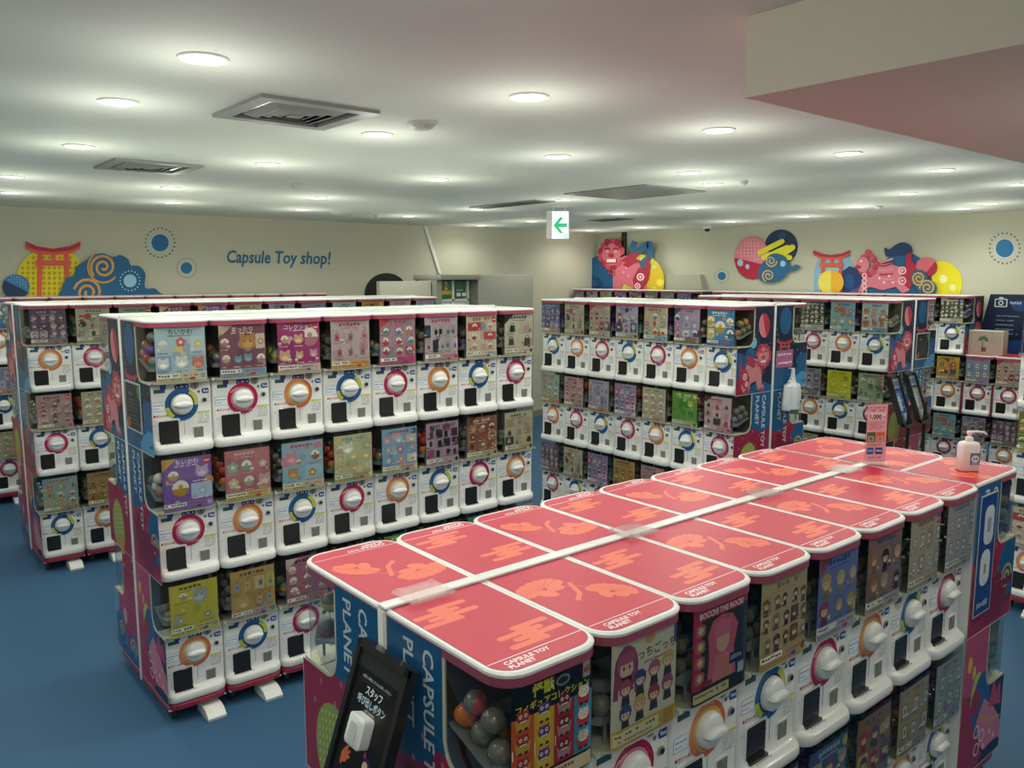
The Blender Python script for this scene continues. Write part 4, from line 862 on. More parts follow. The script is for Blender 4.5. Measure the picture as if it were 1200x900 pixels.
P_C = [('blue and yellow', lambda: GP(41, '#3f7cae', ['#c8a85a', '#b87a3a', '#3a5a94', '#d0b878'], 4, 2, 3, None, '#d8d8c0', '#2a6aa8', (0, .11, .08, '#b8a048', 4))),
       ('lilac', lambda: GP(42, '#9a8cac', ['#b89ab8', '#3a4a6a', '#a8b0c8', '#b06a8a'], 7, 3, 3, None, '#a0405a', '#6a6a58')),
       ('cream and sky blue', lambda: GP(43, '#b4a894', ['#b04a4a', '#c0907c', '#5a8aa4', '#c8b8a0'], 7, 3, 3, None, '#a05050', '#8aa8b0')),
       ('pale lilac', lambda: GP(44, '#a79cb4', ['#3c3a58', '#8c4c5a', '#9aaac0', '#3a3038'], 3, 2, 3, None, '#5a5a84', '#a8a888')),
       ('pinkish cream', lambda: GP(45, '#ae9a92', ['#a04858', '#b07880', '#5a4048', '#8aa0a8'], 3, 2, 4, None, '#a86a70', '#b49c80')),
       ('cream', lambda: GP(46, '#b2a894', ['#38443c', '#a0525a', '#8a8a80', '#a8848c'], 7, 3, 3, None, '#5a6a58', '#a89878')),
       ('blue violet', lambda: GP(47, '#5f6690', ['#8a90b8', '#4a5080', '#b0a088', '#7a6a98'], 3, 3, 4, None, '#b0b0c8', '#9a9078')),
       ('pink and white', lambda: GP(48, '#b49aa2', ['#2c2c30', '#a83848', '#b87a8a', '#3a3034'], 2, 3, 3, None, '#a02c44', '#b88a98')),
       ('bright green', lambda: GP(49, '#5c8a3a', ['#3a6a30', '#4a7a3c', '#a8b048', '#3c6434'], 0, 2, 2, None, '#c8d0a0', '#a8b490', (0, .12, .09, '#3f7a34', 0))),
       ('pale beige', lambda: GP(50, '#b0a890', ['#8aa890', '#b88a78', '#a8a0b0', '#c0b488'], 4, 3, 3, None, '#7a6a58', '#b0a488')),
       ('light violet', lambda: GP(51, '#8c84a4', ['#a86a9a', '#6a7ab0', '#b8a8b8', '#a04a6a'], 3, 3, 4, None, '#6a3a6a', '#a094a0')),
       ('white and lilac', lambda: GP(52, '#a49cae', ['#6a78a8', '#b87a50', '#8a6aa0', '#b08a98'], 1, 2, 5, None, '#6a5a8a', '#a8907c')),
       ('dusty pink', lambda: GP(53, '#a88a8e', ['#a04a5a', '#8a6a74', '#b8989a', '#5a4a54'], 3, 3, 3, None, '#804050', '#a89484')),
       ('sky and sand', lambda: GP(54, '#8ea4a4', ['#b0785a', '#a8a070', '#b05a5a', '#7a9aa8'], 7, 3, 3, None, '#a06848', '#a8987a')),
       ('orange brown', lambda: GP(55, '#a4824c', ['#5a7a3c', '#b06a3a', '#8a4a34', '#b8a05a'], 7, 4, 3, None, '#6a3a28', '#b09a62')),
       ('dark violet', lambda: GP(56, '#5c4a62', ['#8a6a98', '#a07a8a', '#4a4a6a', '#a8a0a8'], 3, 3, 4, None, '#a898b0', '#8a7a6a')),
       ('dark olive', lambda: GP(57, '#3c4238', ['#8a9078', '#a8a890', '#5a6a4a', '#9a8a6a'], 4, 4, 5, None, '#c8c8b0', '#a8a488')),
       ('white and orange', lambda: GP(58, '#a8b4bc', ['#b06a3a', '#c08a5a', '#9a5a3a', '#8a9aa8'], 0, 3, 3, None, '#3a6a98', '#5a8ab0')),
       ('powder blue', lambda: GP(59, '#7aa4ba', ['#c09a6a', '#b0b4a8', '#a86a5a'], 0, 2, 3, None, '#4a5a6a', '#8ab0c0', (-.05, .155, .045, '#8a4a3a', 6))),
       ('lemon yellow', lambda: GP(60, '#bcb624', ['#c8c440', '#a8a43c', '#8a8838'], 0, 3, 2, None, '#7a7820', '#c4be3c', deco=False)),
       ('sage green', lambda: GP(61, '#8c9880', ['#4a6a4a', '#a8a898', '#6a5a4a', '#8aa088'], 7, 3, 3, None, '#4a5a44', '#a8a488')),
       ('grey lilac', lambda: GP(62, '#8c8696', ['#6a6478', '#a098a8', '#5a5468'], 3, 2, 3, None, '#3a3448', '#8a8488')),
       ('purple multicoloured', lambda: GP(63, '#6a5478', ['#c0a04a', '#4a8a6a', '#b06a8a', '#4a4a8a'], 3, 3, 3, None, '#c8b8d0', '#a8a070', (0, .12, .06, '#4a3c58', 0))),
       ('green and gold food', lambda: GP(64, '#7a7a3a', ['#b8943c', '#5a7a34', '#a8683a', '#c0b050'], 4, 3, 4, None, '#d8d0a0', '#b0a45a')),
       ('yellow and orange', lambda: GP(65, '#b8923a', ['#b05a2c', '#3a4a6a', '#a83a3a'], 0, 2, 2, None, '#6a4a1c', '#a8a090', (0, .12, .08, '#c07a34', 0))),
       ('multicoloured tile', lambda: GP(66, '#7c8aa4', ['#b04a4a', '#4a8aa0', '#b07a9a', '#8a8ab0', '#b08a5a'], 5, 2, 3, None, '#c05a6a', '#8a8aa4'))]
PN = {n: i for i, (n, f) in enumerate(P_C)}
F_T = [('black headed monster', poster_figures), ('pink haired doll', poster_dolls), ('magenta framed', poster_rock),
       ('sepia group', lambda: GP(74, '#b2a27c', ['#6a4c34', '#7a5a3c', '#8a7a68', '#5c4030'], 3, 3, 5, None, '#8a7a5a', '#b08a4a', deco=False)),
       ('periwinkle blue', lambda: GP(75, '#6a74b0', ['#3a2c3c', '#b09a5a', '#b8a878', '#8a4a5a'], 3, 2, 3, None, '#2c3a8a', '#a8acc8', deco=False)),
       ('rosy brown', lambda: GP(76, '#8f6c66', ['#b0784a', '#a89888', '#2c2420', '#c09a7c'], 3, 2, 3, None, '#3a4a84', '#b8aca4', deco=False)),
       ('ivory frame card', lambda: GP(77, '#b2a898', ['#a08a84', '#98a0a4', '#b08a94'], 5, 2, 4, None, '#a05a3a', '#b8ae9c', deco=False)),
       ('pale grey frame card', lambda: GP(78, '#a8a4aa', ['#a86a94', '#7a9ab0', '#a8a4b0'], 5, 2, 4, None, '#7a5a8a', '#b0aca8', deco=False))]
F_B = [('cream', lambda: GP(81, '#b0a488', ['#8a5a4a', '#6a7a9a', '#a84a5a'], 3, 2, 4)), ('dusky pink', lambda: GP(82, '#a07480', ['#7a3a4a', '#b09aa0', '#4a3a48'], 3, 2, 3)),
       ('slate', lambda: GP(83, '#5a6478', ['#8a90a0', '#b0a088', '#3a4050'], 3, 2, 3)), ('grey frame card', lambda: GP(84, '#8a8a90', ['#a0a0a8', '#5a5a64'], 5, 2, 4)),
       ('deep blue', lambda: GP(85, '#3f5488', ['#a09a8a', '#7a4a5a', '#2c2c3c'], 3, 2, 3, None, '#a8b0c8')), ('amber brown', lambda: GP(86, '#8c6440', ['#a02c34', '#5a4a78', '#b8a070', '#3a3448'], 3, 2, 3, None, '#2c4a7a', '#7a7a80')),
       ('sand frame card', lambda: GP(87, '#a8986c', ['#a87a6a', '#8a7a5a', '#a08a90'], 5, 2, 3, None, '#a05a3a', '#a89a78')), ('misty frame card', lambda: GP(88, '#9aa0a4', ['#a0a06a', '#6a8aa0', '#a86a9a'], 5, 2, 3, None, '#8a5a7a', '#a0a4a8'))]
_pm = {}
def poster(entry):
    k = id(entry)
    if k not in _pm: _pm[k] = (entry[0], entry[1]())
    return _pm[k]
POOL = P_C + A_T + A_M + A_B

# ------------------------------------------------------------------ the machines
ORD = ['first', 'second', 'third', 'fourth', 'fifth', 'sixth', 'seventh', 'eighth', 'ninth', 'tenth', 'eleventh', 'twelfth']
TIERN = {3: ['top row', 'middle row', 'bottom row'], 2: ['upper row', 'lower row']}
FAC = {'-y': 0, '-x': -PI / 2, '+x': PI / 2, '+y': PI}
def foot_mesh(sx):
    m = MB()
    m.box((-.118, -.352, -.028), (.118, -.02, -.024), 1)
    rs = [[(x, y, z) for x, y in plan(WB - .001, -.002, -d, .05)] for z, d in ((-.026, .366), (-.022, .372), (-.002, .375), (0, .372))]
    m.loft(rs, 0)
    return m.mesh('base_band', [M['band'], M['white']])
def foot_pad(zoff):
    m = MB(); g = -(.0875 + zoff) + .001
    m.loft([[(sgn * .038 + .05, y, z) for y, z in ((-.30, g), (-.43, g), (-.432, g + .012), (-.405, g + .034), (-.375, g + .042), (-.30, g + .042))] for sgn in (-1, 1)])
    return m.mesh('levelling_foot', [M['white']])
def caster_mesh(zoff):
    m = MB(); g = -(.0875 + zoff)
    for y in (-.08, -.29):
        m.cyl((-.10, y, g + .026), .025, .022, 14, 'x', 0); m.cyl((-.089, y, g + .03), .008, -g - .05, 8, 'z', 1)
    return m.mesh('caster', [M['rubber'], M['steel']])
ME['band'] = foot_mesh(0); _ft = {}
def base_parts(t, zoff):
    k = round(zoff, 4)
    if k not in _ft: _ft[k] = (foot_pad(zoff), caster_mesh(zoff))
    b = link('base_band', ME['band'], t); link('levelling_foot', _ft[k][0], b); link('caster', _ft[k][1], b)
def unit(loc, rz, label, group, dial, post, lidk=None, panels=(), tier=0, detail=2, base=None):
    t = empty('capsule_machine', loc, rz, label, 'capsule machine', group)
    link('machine_body', ME['body'], t); link('display_window', ME['window'], t, label='clear window')
    link('window_edging', ME['trim'], t); link('feed_tray', ME['tray'], t)
    d = link('dial_ring', ME['dial'][dial], t, label=DIALS[dial] + ' dial ring'); link('dial_knob', ME['knob'], t)
    link('prize_outlet', ME['outlet'], t); link('coin_cup', ME['coin'][0], t); link('coin_slot', ME['coin'][1], t); link('return_button', ME['coin'][2], t); link('front_label', ME['labels'], t, kind='stuff')
    if detail > 1: link('tray_label', ME['lip'], t)
    link('poster', post[1], t, label=post[0] + ' poster')
    if lidk:
        l = link('lid', ME['lid'], t); link('lid_decal', LID[lidk], l)
    for s_, k in panels: link('side_panel', PANEL[(s_, k)], t)
    if base is not None: base_parts(t, base)
    return t
def column(loc, rz, label, group, ntier, lidk, panels, zoff):
    t = empty('capsule_machine_column', loc, rz, label, 'capsule machine', group)
    for k in range(ntier):
        z = (ntier - 1 - k) * H
        b = link('machine_body', ME['body'], t, (0, 0, z)); link('display_window', ME['window'], t, (0, 0, z)); link('window_edging', ME['trim'], b); link('feed_tray', ME['tray'], b)
        link('dial_knob', ME['knob'], t, (0, 0, z))
        for s_, p in panels:
            if p == k + (3 - ntier): link('side_panel', PANEL[(s_, p)], t, (0, 0, z))
    l = link('lid', ME['lid'], t, (0, 0, (ntier - 1) * H)); link('lid_decal', LID[lidk], l)
    base_parts(t, zoff)
    return t
LIDSEQ = ['plain']
UNITS = {}
def block(key, phrase, p0, facing, n, ntier, posters, dialf, ends=(), zoff=0.0, order=1, group=None, lids=LIDSEQ, detail=2, lastw=None, left0=0):
    """p0: world point of the back line at index 0; index grows along +X (facing -y/+y) or +Y (facing -x/+x)"""
    dx, dy = ((W, 0) if facing in ('-y', '+y') else (0, W)); rz = FAC[facing]
    for k in range(n):
        o_ = k if order == 1 else n - 1 - k
        for t in range(ntier):
            x, y = p0[0] + dx * (k + .5), p0[1] + dy * (k + .5); z = .0875 + zoff + (ntier - 1 - t) * H
            pl = posters[t] if t < len(posters) else []
            ent = pl[k] if k < len(pl) and pl[k] is not None else POOL[(k * 7 + t * 11 + len(phrase) * 3) % len(POOL)]
            po = poster(ent); di = dialf(k, t)
            pn = [(s_, t + 3 - ntier) for kk, s_ in ends if kk == k]
            lab = f"capsule machine, {DIALS[di]} dial, {po[0]} poster, {TIERN[ntier][t]}, {ORD[o_ + left0]} from left, {phrase}"
            if len(lab.replace('-', ' ').split()) > 16: lab = lab.replace(' poster', '')
            if len(lab.split()) > 16: lab = lab.replace('capsule machine', 'machine')
            UNITS[(key, k, t)] = unit((x, y, z), rz, lab, group or ('capsule machines of the ' + phrase), di, po, lids[k % len(lids)] if t == 0 else None, pn, t, detail, zoff if t == ntier - 1 else None)
def back_block(phrase, p0, facing, n, ntier, ends=(), zoff=0.0, lids=LIDSEQ, order=1):
    dx, dy = ((W, 0) if facing in ('-y', '+y') else (0, W)); rz = FAC[facing]
    for k in range(n):
        o_ = k if order == 1 else n - 1 - k
        column((p0[0] + dx * (k + .5), p0[1] + dy * (k + .5), .0875 + zoff), rz, f"pink-rimmed machine column, {ORD[o_]} from left, far side of the {phrase}", 'far side columns of the ' + phrase, ntier, lids[k % len(lids)], [(s_, p) for kk, s_ in ends if kk == k for p in range(3)], zoff)
def seam(p, facing, length, ztop, gap, label):
    """white joining strip between two back-to-back rows: top strip and end posts"""
    t = empty('joining_strip', (p[0], p[1], 0), 0 if facing == 'x' else PI / 2, label, 'trim', 'white joining strips between rows')
    m = MB(); m.bbox((-.004, -gap / 2 - .004, ztop + .0003), (length + .004, gap / 2 + .004, ztop + .006), .0025); link('top_strip', m.mesh('top_strip', [M['white']]), t)
    for x in (0, length):
        m = MB(); m.bbox((x - .006 if x == 0 else x - .002, -gap / 2 + .0005, .062), (x + .002 if x == 0 else x + .006, gap / 2 - .0005, ztop - .003), .002)
        link('end_post', m.mesh('end_post', [M['white']]), t)
    m = MB(); m.box((.003, -gap / 2 + .001, .07), (length - .003, gap / 2 - .001, ztop - .02)); link('filler_strip', m.mesh('filler_strip', [M['grey']]), t)

G = .008                                       # half gap between back-to-back rows
ZT = .0875 + 3 * H + .0135; ZF = .02; ZTF = .0875 + ZF + 2 * H + .0135
AX, AY = .921, 3.684
block('A', 'left front block', (AX, AY - G), '-y', 8, 3, [A_T, A_M, A_B + [None] * 5], lambda k, t: (k + t) % 3, [(0, 'R')])
back_block('left front block', (AX, AY + G), '+y', 8, 3, [(0, 'L')])
seam((AX, AY), 'x', 8 * W, ZT, 2 * G, 'white strip joining the two rows of the left front block')
A2X, A2Y = .876, 5.99
block('A2', 'second left block', (A2X, A2Y - G), '-y', 12, 3, [[P_C[PN['dark violet']], P_C[PN['cream']]], [P_C[PN['dusty pink']], P_C[PN['pale beige']]], [P_C[PN['sky and sand']], P_C[PN['orange brown']]]], lambda k, t: (2 - k - t) % 3, [(0, 'R')], detail=1)
back_block('second left block', (A2X, A2Y + G), '+y', 12, 3, [(0, 'L')])
seam((A2X, A2Y), 'x', 12 * W, ZT, 2 * G, 'white strip joining the rows of the second left block')
block('A3', 'rear left block', (.872, 7.94), '-y', 12, 3, [[], [P_C[PN['white and lilac']]], [P_C[PN['pale beige']]]], lambda k, t: (2 - k + t) % 3, [(0, 'R')], detail=1)
BX, BY = 4.438, 2.822
nB = PN
pb = lambda *n: [P_C[PN[i]] for i in n]
block('B', 'middle block', (BX - G, BY), '-x', 7, 3, [pb('blue and yellow', 'lilac', 'cream and sky blue', 'pale lilac', 'pinkish cream', 'cream', 'blue violet'), pb('pink and white', 'bright green', 'pale beige', 'light violet', 'white and lilac', 'dusty pink', 'sky and sand'), [None, None] + pb('dusty pink', 'orange brown', 'light violet', 'cream', 'dark violet')],
      lambda k, t: [[0, 2, 1, 0, 1, 2, 0], [1, 0, 2, 1, 0, 1, 2], [2, 1, 0, 2, 1, 0, 1]][t][k], [(0, 'L')], order=-1)
back_block('middle block', (BX + G, BY), '+x', 7, 3, [(0, 'R')], order=-1)
seam((BX, BY), 'y', 7 * W, ZT, 2 * G, 'white strip joining the rows of the middle block')
CX, CY = 6.29, 2.806
block('C', 'right block', (CX - G, CY), '-x', 7, 3, [pb('white and orange', 'powder blue', 'dark olive'), pb('sage green', 'lemon yellow', 'grey lilac'), pb('bright green', 'sage green', 'pale beige')],
      lambda k, t: [[0, 2, 1, 0, 2, 1, 0], [1, 0, 2, 1, 0, 2, 1], [2, 1, 0, 2, 1, 0, 2]][t][k], [(0, 'L')], order=-1, detail=1)
back_block('right block', (CX + G, CY), '+x', 7, 3, [(0, 'R')], order=-1)
seam((CX, CY), 'y', 7 * W, ZT, 2 * G, 'white strip joining the rows of the right block')
block('D', 'rear corner block', (7.985, 5.92), '-x', 8, 3, [], lambda k, t: (k + t) % 3, [(0, 'L')], order=-1, detail=1)
block('E', 'rear right block', (8.09, 3.0), '-x', 11, 3, [pb('dark olive'), pb('yellow and orange'), pb('powder blue')], lambda k, t: (k * 2 + t * 2) % 3, [(0, 'L')], order=-1, detail=1)
block('E2', 'low wall stack', (8.09, 2.749), '-x', 1, 2, [pb('multicoloured tile'), pb('grey lilac')], lambda k, t: 1, [(0, 'L')], detail=1, lids=['flower'])
block('E3', 'low rear stack', (8.09, 2.249), '-x', 2, 2, [], lambda k, t: (k + t) % 3, [(0, 'L')], detail=1, lids=['cloud'])
block('G', 'right edge stack', (5.25, 1.12), '-x', 2, 3, [[None, P_C[PN['purple multicoloured']]], [None, P_C[PN['green and gold food']]]], lambda k, t: [1, 0, 2][t], [(0, 'L')], order=-1)
FX, FY = .815, 1.396; GF = .0125
block('F', 'near pink counter', (FX, FY - GF), '-y', 8, 2, [F_T, F_B], lambda k, t: [[0, 1, 2, 0, 1, 2, 0, 1], [2, 0, 1, 2, 0, 1, 2, 0]][t][k], [(0, 'R')], zoff=ZF, lids=['cloud', 'flower'])
back_block('near pink counter', (FX, FY + GF), '+y', 8, 2, [(0, 'L')], ZF, lids=['flower', 'cloud'])
seam((FX, FY), 'x', 8 * W, ZTF, 2 * GF, 'broad white strip joining the rows of the near pink counter')
block('FE', 'counter right end', (FX + 8 * W + .008, FY - 1.5 * W), '+x', 3, 2, [], lambda k, t: (k + t) % 3, [(0, 'R')], zoff=ZF, lids=['flower2', 'cloud', 'flower2'])

# ------------------------------------------------------------------ props
def capsule_mesh(c):
    m = MB(); m.sphere((0, 0, 0), .024, 12, 8, 0); 
    for i, f in enumerate(m.f):
        if sum(m.v[j].z for j in f) / len(f) > 0: m.m[i] = 1
    m.lathe([(.0243, -.0015), (.0248, -.001), (.0248, .001), (.0243, .0015)], n=12, mi=0)
    return m.mesh('capsule', [MC[c], MC['clear']])
CAPM = {c: capsule_mesh(c) for c in CAPC}
def world_of(key, p):
    e = UNITS[key]; return e.location + Matrix.Rotation(e.rotation_euler.z, 3, 'Z') @ Vector(p)
PLC = [(-.092, -.332, .372), (-.092, -.28, .384), (-.092, -.23, .399), (-.092, -.31, .421), (-.092, -.258, .434), (-.043, -.335, .372), (-.043, -.285, .383), (-.045, -.235, .398), (-.092, -.33, .468), (-.05, -.26, .432)]
near = [(('A', 0, 0), ('teal', 'red', 'pink', 'purple', 'orange', 'blue', 'white', 'red', 'teal', 'pink'), 'top row near end of left front block'), (('A', 0, 1), ('pink', 'white', 'clear', 'white'), 'middle row near end of left front block'), (('A', 0, 2), ('white', 'clear'), 'bottom row near end of left front block'),
        (('A', 1, 0), ('purple', 'clear', 'orange'), 'top row second column of left front block'), (('A', 2, 0), ('yellow', 'yellow', 'green'), 'top row third column of left front block'), (('A', 2, 2), ('yellow', 'green'), 'bottom row third column of left front block'), (('A', 4, 0), ('teal', 'clear'), 'top row fifth column of left front block'),
        (('F', 0, 0), ('clear', 'clear', 'orange', 'clear', 'red', 'clear', 'orange'), 'nearest machine of the pink counter'), (('F', 1, 0), ('clear', 'red'), 'second machine of the pink counter'), (('A', 4, 1), ('clear', 'red'), 'middle row fifth column of left front block'), (('A', 7, 1), ('green', 'teal'), 'middle row eighth column of left front block')]
for key, cs, where in near:
    for i, c in enumerate(cs):
        o = link('toy_capsule', CAPM[c], loc=world_of(key, PLC[i]), rot=(.5 * i, .7 * i, i)); dup_ = cs.count(c) > 1
        tag(o, f"{'pale clear' if c == 'clear' else c} round toy capsule inside the {where}", 'capsule', f'{c} capsules in the {where}' if dup_ else None)
for key, cs, where in ((('B', 0, 0), ('orange', 'orange', 'orange', 'yellow', 'orange', 'orange', 'red', 'orange'), 'top row near end of middle block'), (('B', 0, 1), ('purple', 'purple', 'blue', 'purple', 'clear'), 'middle row near end of middle block'), (('C', 0, 0), ('yellow', 'green', 'clear'), 'top row near end of right block'), (('B', 1, 0), ('red', 'red', 'clear', 'red'), 'top row seventh column of middle block'), (('A2', 0, 0), ('clear', 'white'), 'top row near end of second left block')):
    for i, c in enumerate(cs):
        q = PLC[i]; s_ = -1 if key[0] in 'BC' else 1
        tag(link('toy_capsule', CAPM[c], loc=world_of(key, (-q[0] if s_ < 0 else q[0], q[1], q[2])), rot=(i, .3 * i, 0)), f"{'pale clear' if c == 'clear' else c} round toy capsule inside the {where}", 'capsule', f'{c} capsules in the {where}')
# the far row side of the counter end: yellow and green capsules
for i, (c, dx, dy, dz) in enumerate((('yellow', .085, -.295, .440), ('yellow', .085, -.235, .452), ('teal', .085, -.232, .399), ('red', .085, -.32, .37), ('white', .03, -.28, .385), ('white', .03, -.33, .373))):
    p = Vector((FX + W / 2, FY + GF, .0875 + ZF + H)) + Matrix.Rotation(PI, 3, 'Z') @ Vector((dx, dy, dz))
    tag(link('toy_capsule', CAPM[c], loc=p, rot=(i, i, 0)), f'{c} round toy capsule in the side window left of the call sign', 'capsule', f'{c} capsules left of the call sign')
# heaps nobody could count behind the posters
def heap(seed, n):
    R_ = random.Random(seed); m = MB(); names = ['clear', R_.choice(list(CAPC)), R_.choice(list(CAPC)), 'clear']
    for k in range(n):
        x = -.09 + (k % 5) * .045; y = -.225 - (k // 5 % 3) * .05; z = .40 - (k // 5 % 3) * .014 + (k // 15) * .047; m.sphere((x, y, z), .021, 8, 5, R_.randrange(4))
    return m.mesh('capsule_heap', [MC[c] for c in names])
HP = [heap(s_, 26) for s_ in range(6)]
done = {k for k, *_ in near} | {('B', 0, 0), ('B', 0, 1), ('C', 0, 0), ('B', 1, 0), ('A2', 0, 0)}
for i, (k, e) in enumerate(UNITS.items()):
    if k in done: continue
    if k[0] == 'F' and k[2] == 1 and k[1] < 2: pass
    link('capsule_heap', HP[(i * 5) % 6], e, kind='stuff')

# clear acrylic joint plates bridging the two rows of the counter
for i, (x, lab) in enumerate(((.915, 'clear acrylic joint plate nearest the black call sign'), (1.572, 'second clear acrylic joint plate along the counter seam'), (2.17, 'third clear acrylic joint plate along the counter seam'), (2.66, 'clear acrylic joint plate beside the price sign'))):
    t = empty('joint_plate', (x, FY, ZTF + .0065), 0, lab, 'acrylic plate', None)
    m = MB(); m.bbox((-.055, -.045, 0), (.055, .045, .005), .0015); link('plate', m.mesh('plate', [M['acr']]), t)
    for sx in (-.042, .042):
        for sy in (-.034, .034): m = MB(); m.cyl((sx, sy, .005), .006, .004, 10); link('bolt', m.mesh('bolt', [M['acr']]), t)
# hand sanitiser
t = empty('sanitizer_bottle', (3.005, 1.128, ZTF), -.62, 'white pump hand sanitizer bottle on the right end of pink counter', 'bottle')
t.scale = (.86, .86, .80)
m = MB(); rr = lambda a, b, r: rrect(-a, -b, a, b, r, 4)
m.loft([[(x, y, z) for x, y in rr(a, b, r)] for z, a, b, r in ((0, .035, .022, .012), (.004, .039, .026, .014), (.112, .039, .026, .014), (.124, .035, .023, .013), (.129, .022, .018, .012))])
link('body', m.mesh('body', [M['bottle']], 50), t)
m = MB(); m.lathe([(.014, .128), (.0145, .130), (.0145, .146), (.012, .149), (.006, .150), (.006, .160), (.010, .161), (.011, .172), (.008, .175), (0, .1755)], n=20)
m.tube([(.0, 0, .169), (.03, 0, .171), (.062, 0, .167), (.072, 0, .158)], [.006, .0055, .005, .0045], 8); link('pump', m.mesh('pump', [M['bottle']], 50), t)
P = Print(); P.rect(-.008, .03, .034, .082, '#5f7486'); P.ell(.014, .056, .016, col='#d8dce4', n=18); P.poly([(.004, .05), (.012, .05), (.012, .062), (.006, .062)], '#5a7ab0'); P.poly([(.015, .05), (.024, .05), (.022, .062), (.015, .062)], '#c0606a'); P.rect(-.002, .033, .03, .037, '#aebac6')
link('bottle_label', P.mesh('bottle_label', lambda x, y, h: (x, -.0265 - h, y), M['pr']), t)
# price sign
t = empty('price_sign', (2.835, 1.375, ZTF + .006), -.62, 'pink 1,000 yen notice in clear upright stand on the counter', 'sign')
m = MB(); m.bbox((-.041, -.0015, 0), (.041, .0015, .225), .0008); m.bbox((-.041, -.03, 0), (.041, .03, .004), .001); link('acrylic_stand', m.mesh('acrylic_stand', [M['acr']]), t)
P = Print(step=4e-5); R_ = random.Random(9); P.rect(-.037, .006, .037, .215, '#e8a8b2'); P.glyphs(-.028, .199, .028, .205, '#b05868', 10, R_); P.glyphs(-.024, .190, .024, .195, '#7a3040', 8, R_)
P.rect(-.031, .158, .031, .185, '#ecd6d8'); P.text('1,000', -.027, .163, .021, '#7a1c48', bold=.04); P.text('円', .022, .163, .009, '#7a1c48', bold=.02); P.glyphs(-.012, .159, .02, .162, '#a05070', 6, R_)
for k in range(4): P.glyphs(-.026, .146 - k * .007, .026 - k % 2 * .012, .150 - k * .007, '#9a4a50', 12, R_)
P.rect(-.034, .078, -.003, .114, '#4a6434'); P.rect(.0, .078, .031, .114, '#cf6a3a'); P.rect(-.030, .081, -.009, .100, '#b4bca8'); P.rect(.004, .081, .026, .100, '#d8b0a0'); P.rect(-.026, .084, -.013, .097, '#6a7a5a'); P.rect(.009, .084, .021, .097, '#b08070')
for k in range(2): P.glyphs(-.03, .068 - k * .006, .03, .072 - k * .006, '#a05a50', 14, R_)
P.rect(-.032, .034, -.007, .058, '#2a5aa0'); P.rect(-.001, .034, .026, .058, '#2c4492'); P.glyphs(-.03, .043, -.01, .050, '#a8c8e8', 3, R_); P.glyphs(.002, .043, .023, .050, '#d8d8e8', 3, R_); P.glyphs(-.026, .02, .02, .024, '#7a3050', 9, R_)
link('notice_sheet', P.mesh('notice_sheet', lambda x, y, h: (x, -.0017 - h, y), M['pr']), t)
# leaning call sign on a stand
t = empty('call_sign', (.64, 1.30, 0), 0, 'black staff call sign leaning on the near end of pink counter', 'sign')
a0 = math.radians(19); top = Vector((.795 - .64 - .0, 0, 1.093)); dn = Vector((-math.sin(a0), 0, -math.cos(a0))); nrm = Vector((-math.cos(a0), 0, math.sin(a0)))
YW = .096; LB = .42; oy = 1.345 - 1.30; KS = .66
# u: screen-left to right (towards -y), v: down along board
def bd(u, v, h): return top + dn * v + nrm * h + Vector((0, oy - u, 0))
m = MB()
m.loft([[bd(u, v, -.012) for u, v in rrect(-YW, 0, YW, LB, .004, 2)], [bd(u, v, .006) for u, v in rrect(-YW, 0, YW, LB, .004, 2)]])
for u0, v0, u1, v1 in ((-YW, 0, YW, .014), (-YW, LB - .014, YW, LB), (-YW, 0, -YW + .014, LB), (YW - .014, 0, YW, LB)):
    m.loft([[bd(u, v, .005) for u, v in ((u0, v0), (u1, v0), (u1, v1), (u0, v1))], [bd(u, v, .012) for u, v in ((u0, v0), (u1, v0), (u1, v1), (u0, v1))]])
link('frame', m.mesh('frame', [M['black']], None), t)
P = Print(step=5e-5, flip=-1); R_ = random.Random(4)
P.rect(-.125, .003, .125, .59, '#0e0d0f'); P.rect(-.125, .003, .125, .055, '#2b2e31')
P.text('お困りの際はこちらをお押しください', 0, .080, .0105, '#c8c8c8', bold=.015, align='c', sx=.92); P.rect(-.085, .088, .085, .0888, '#6a6a6a')
P.text('スタッフ', 0, .119, .030, '#dde6ee', bold=.03, align='c', sx=.8); P.text('呼び出しボタン', 0, .152, .0285, '#c0d6e8', bold=.03, align='c', sx=.8)
P.text('call button', 0, .168, .013, '#d8d8d8', bold=.01, align='c')
hx, hy = -.062, .315; P.poly([(hx - .022, hy + .03), (hx - .026, hy), (hx - .012, hy - .02), (hx + .004, hy - .034), (hx + .009, hy - .03), (hx + .002, hy - .014), (hx + .018, hy - .022), (hx + .022, hy - .016), (hx + .010, hy - .004), (hx + .022, hy - .006), (hx + .023, hy + .001), (hx + .01, hy + .008), (hx + .006, hy + .018), (hx - .012, hy + .024), (hx - .014, hy + .034)], '#d0693a')
P.glyphs(-.04, .36, .04, .372, '#b8b0b0', 8, R_)
gx, gy = .05, .30; P.poly([(gx - .018, gy + .02), (gx + .018, gy + .02), (gx + .024, gy + .07), (gx - .024, gy + .07)], '#c8c4cc'); P.ell(gx, gy, .022, .024, '#252e5c', 14); P.ell(gx - .004, gy + .004, .015, .016, '#d8b8a8', 12); P.poly([(gx - .03, gy + .024), (gx - .018, gy + .022), (gx - .016, gy + .038), (gx - .034, gy + .036)], '#b83c70'); P.ell(gx - .016, gy - .026, .008, .010, '#b83c70', 8)
link('printed_sheet', P.mesh('printed_sheet', lambda x, y, h: bd(x * KS, .012 + y * KS, .0062 + h), M['pr'], [[(-.135, .0), (.135, 0), (.135, .6), (-.135, .6)]]), t)
m = MB(); u0, v0, u1, v1 = -.032, .125, .026, .185
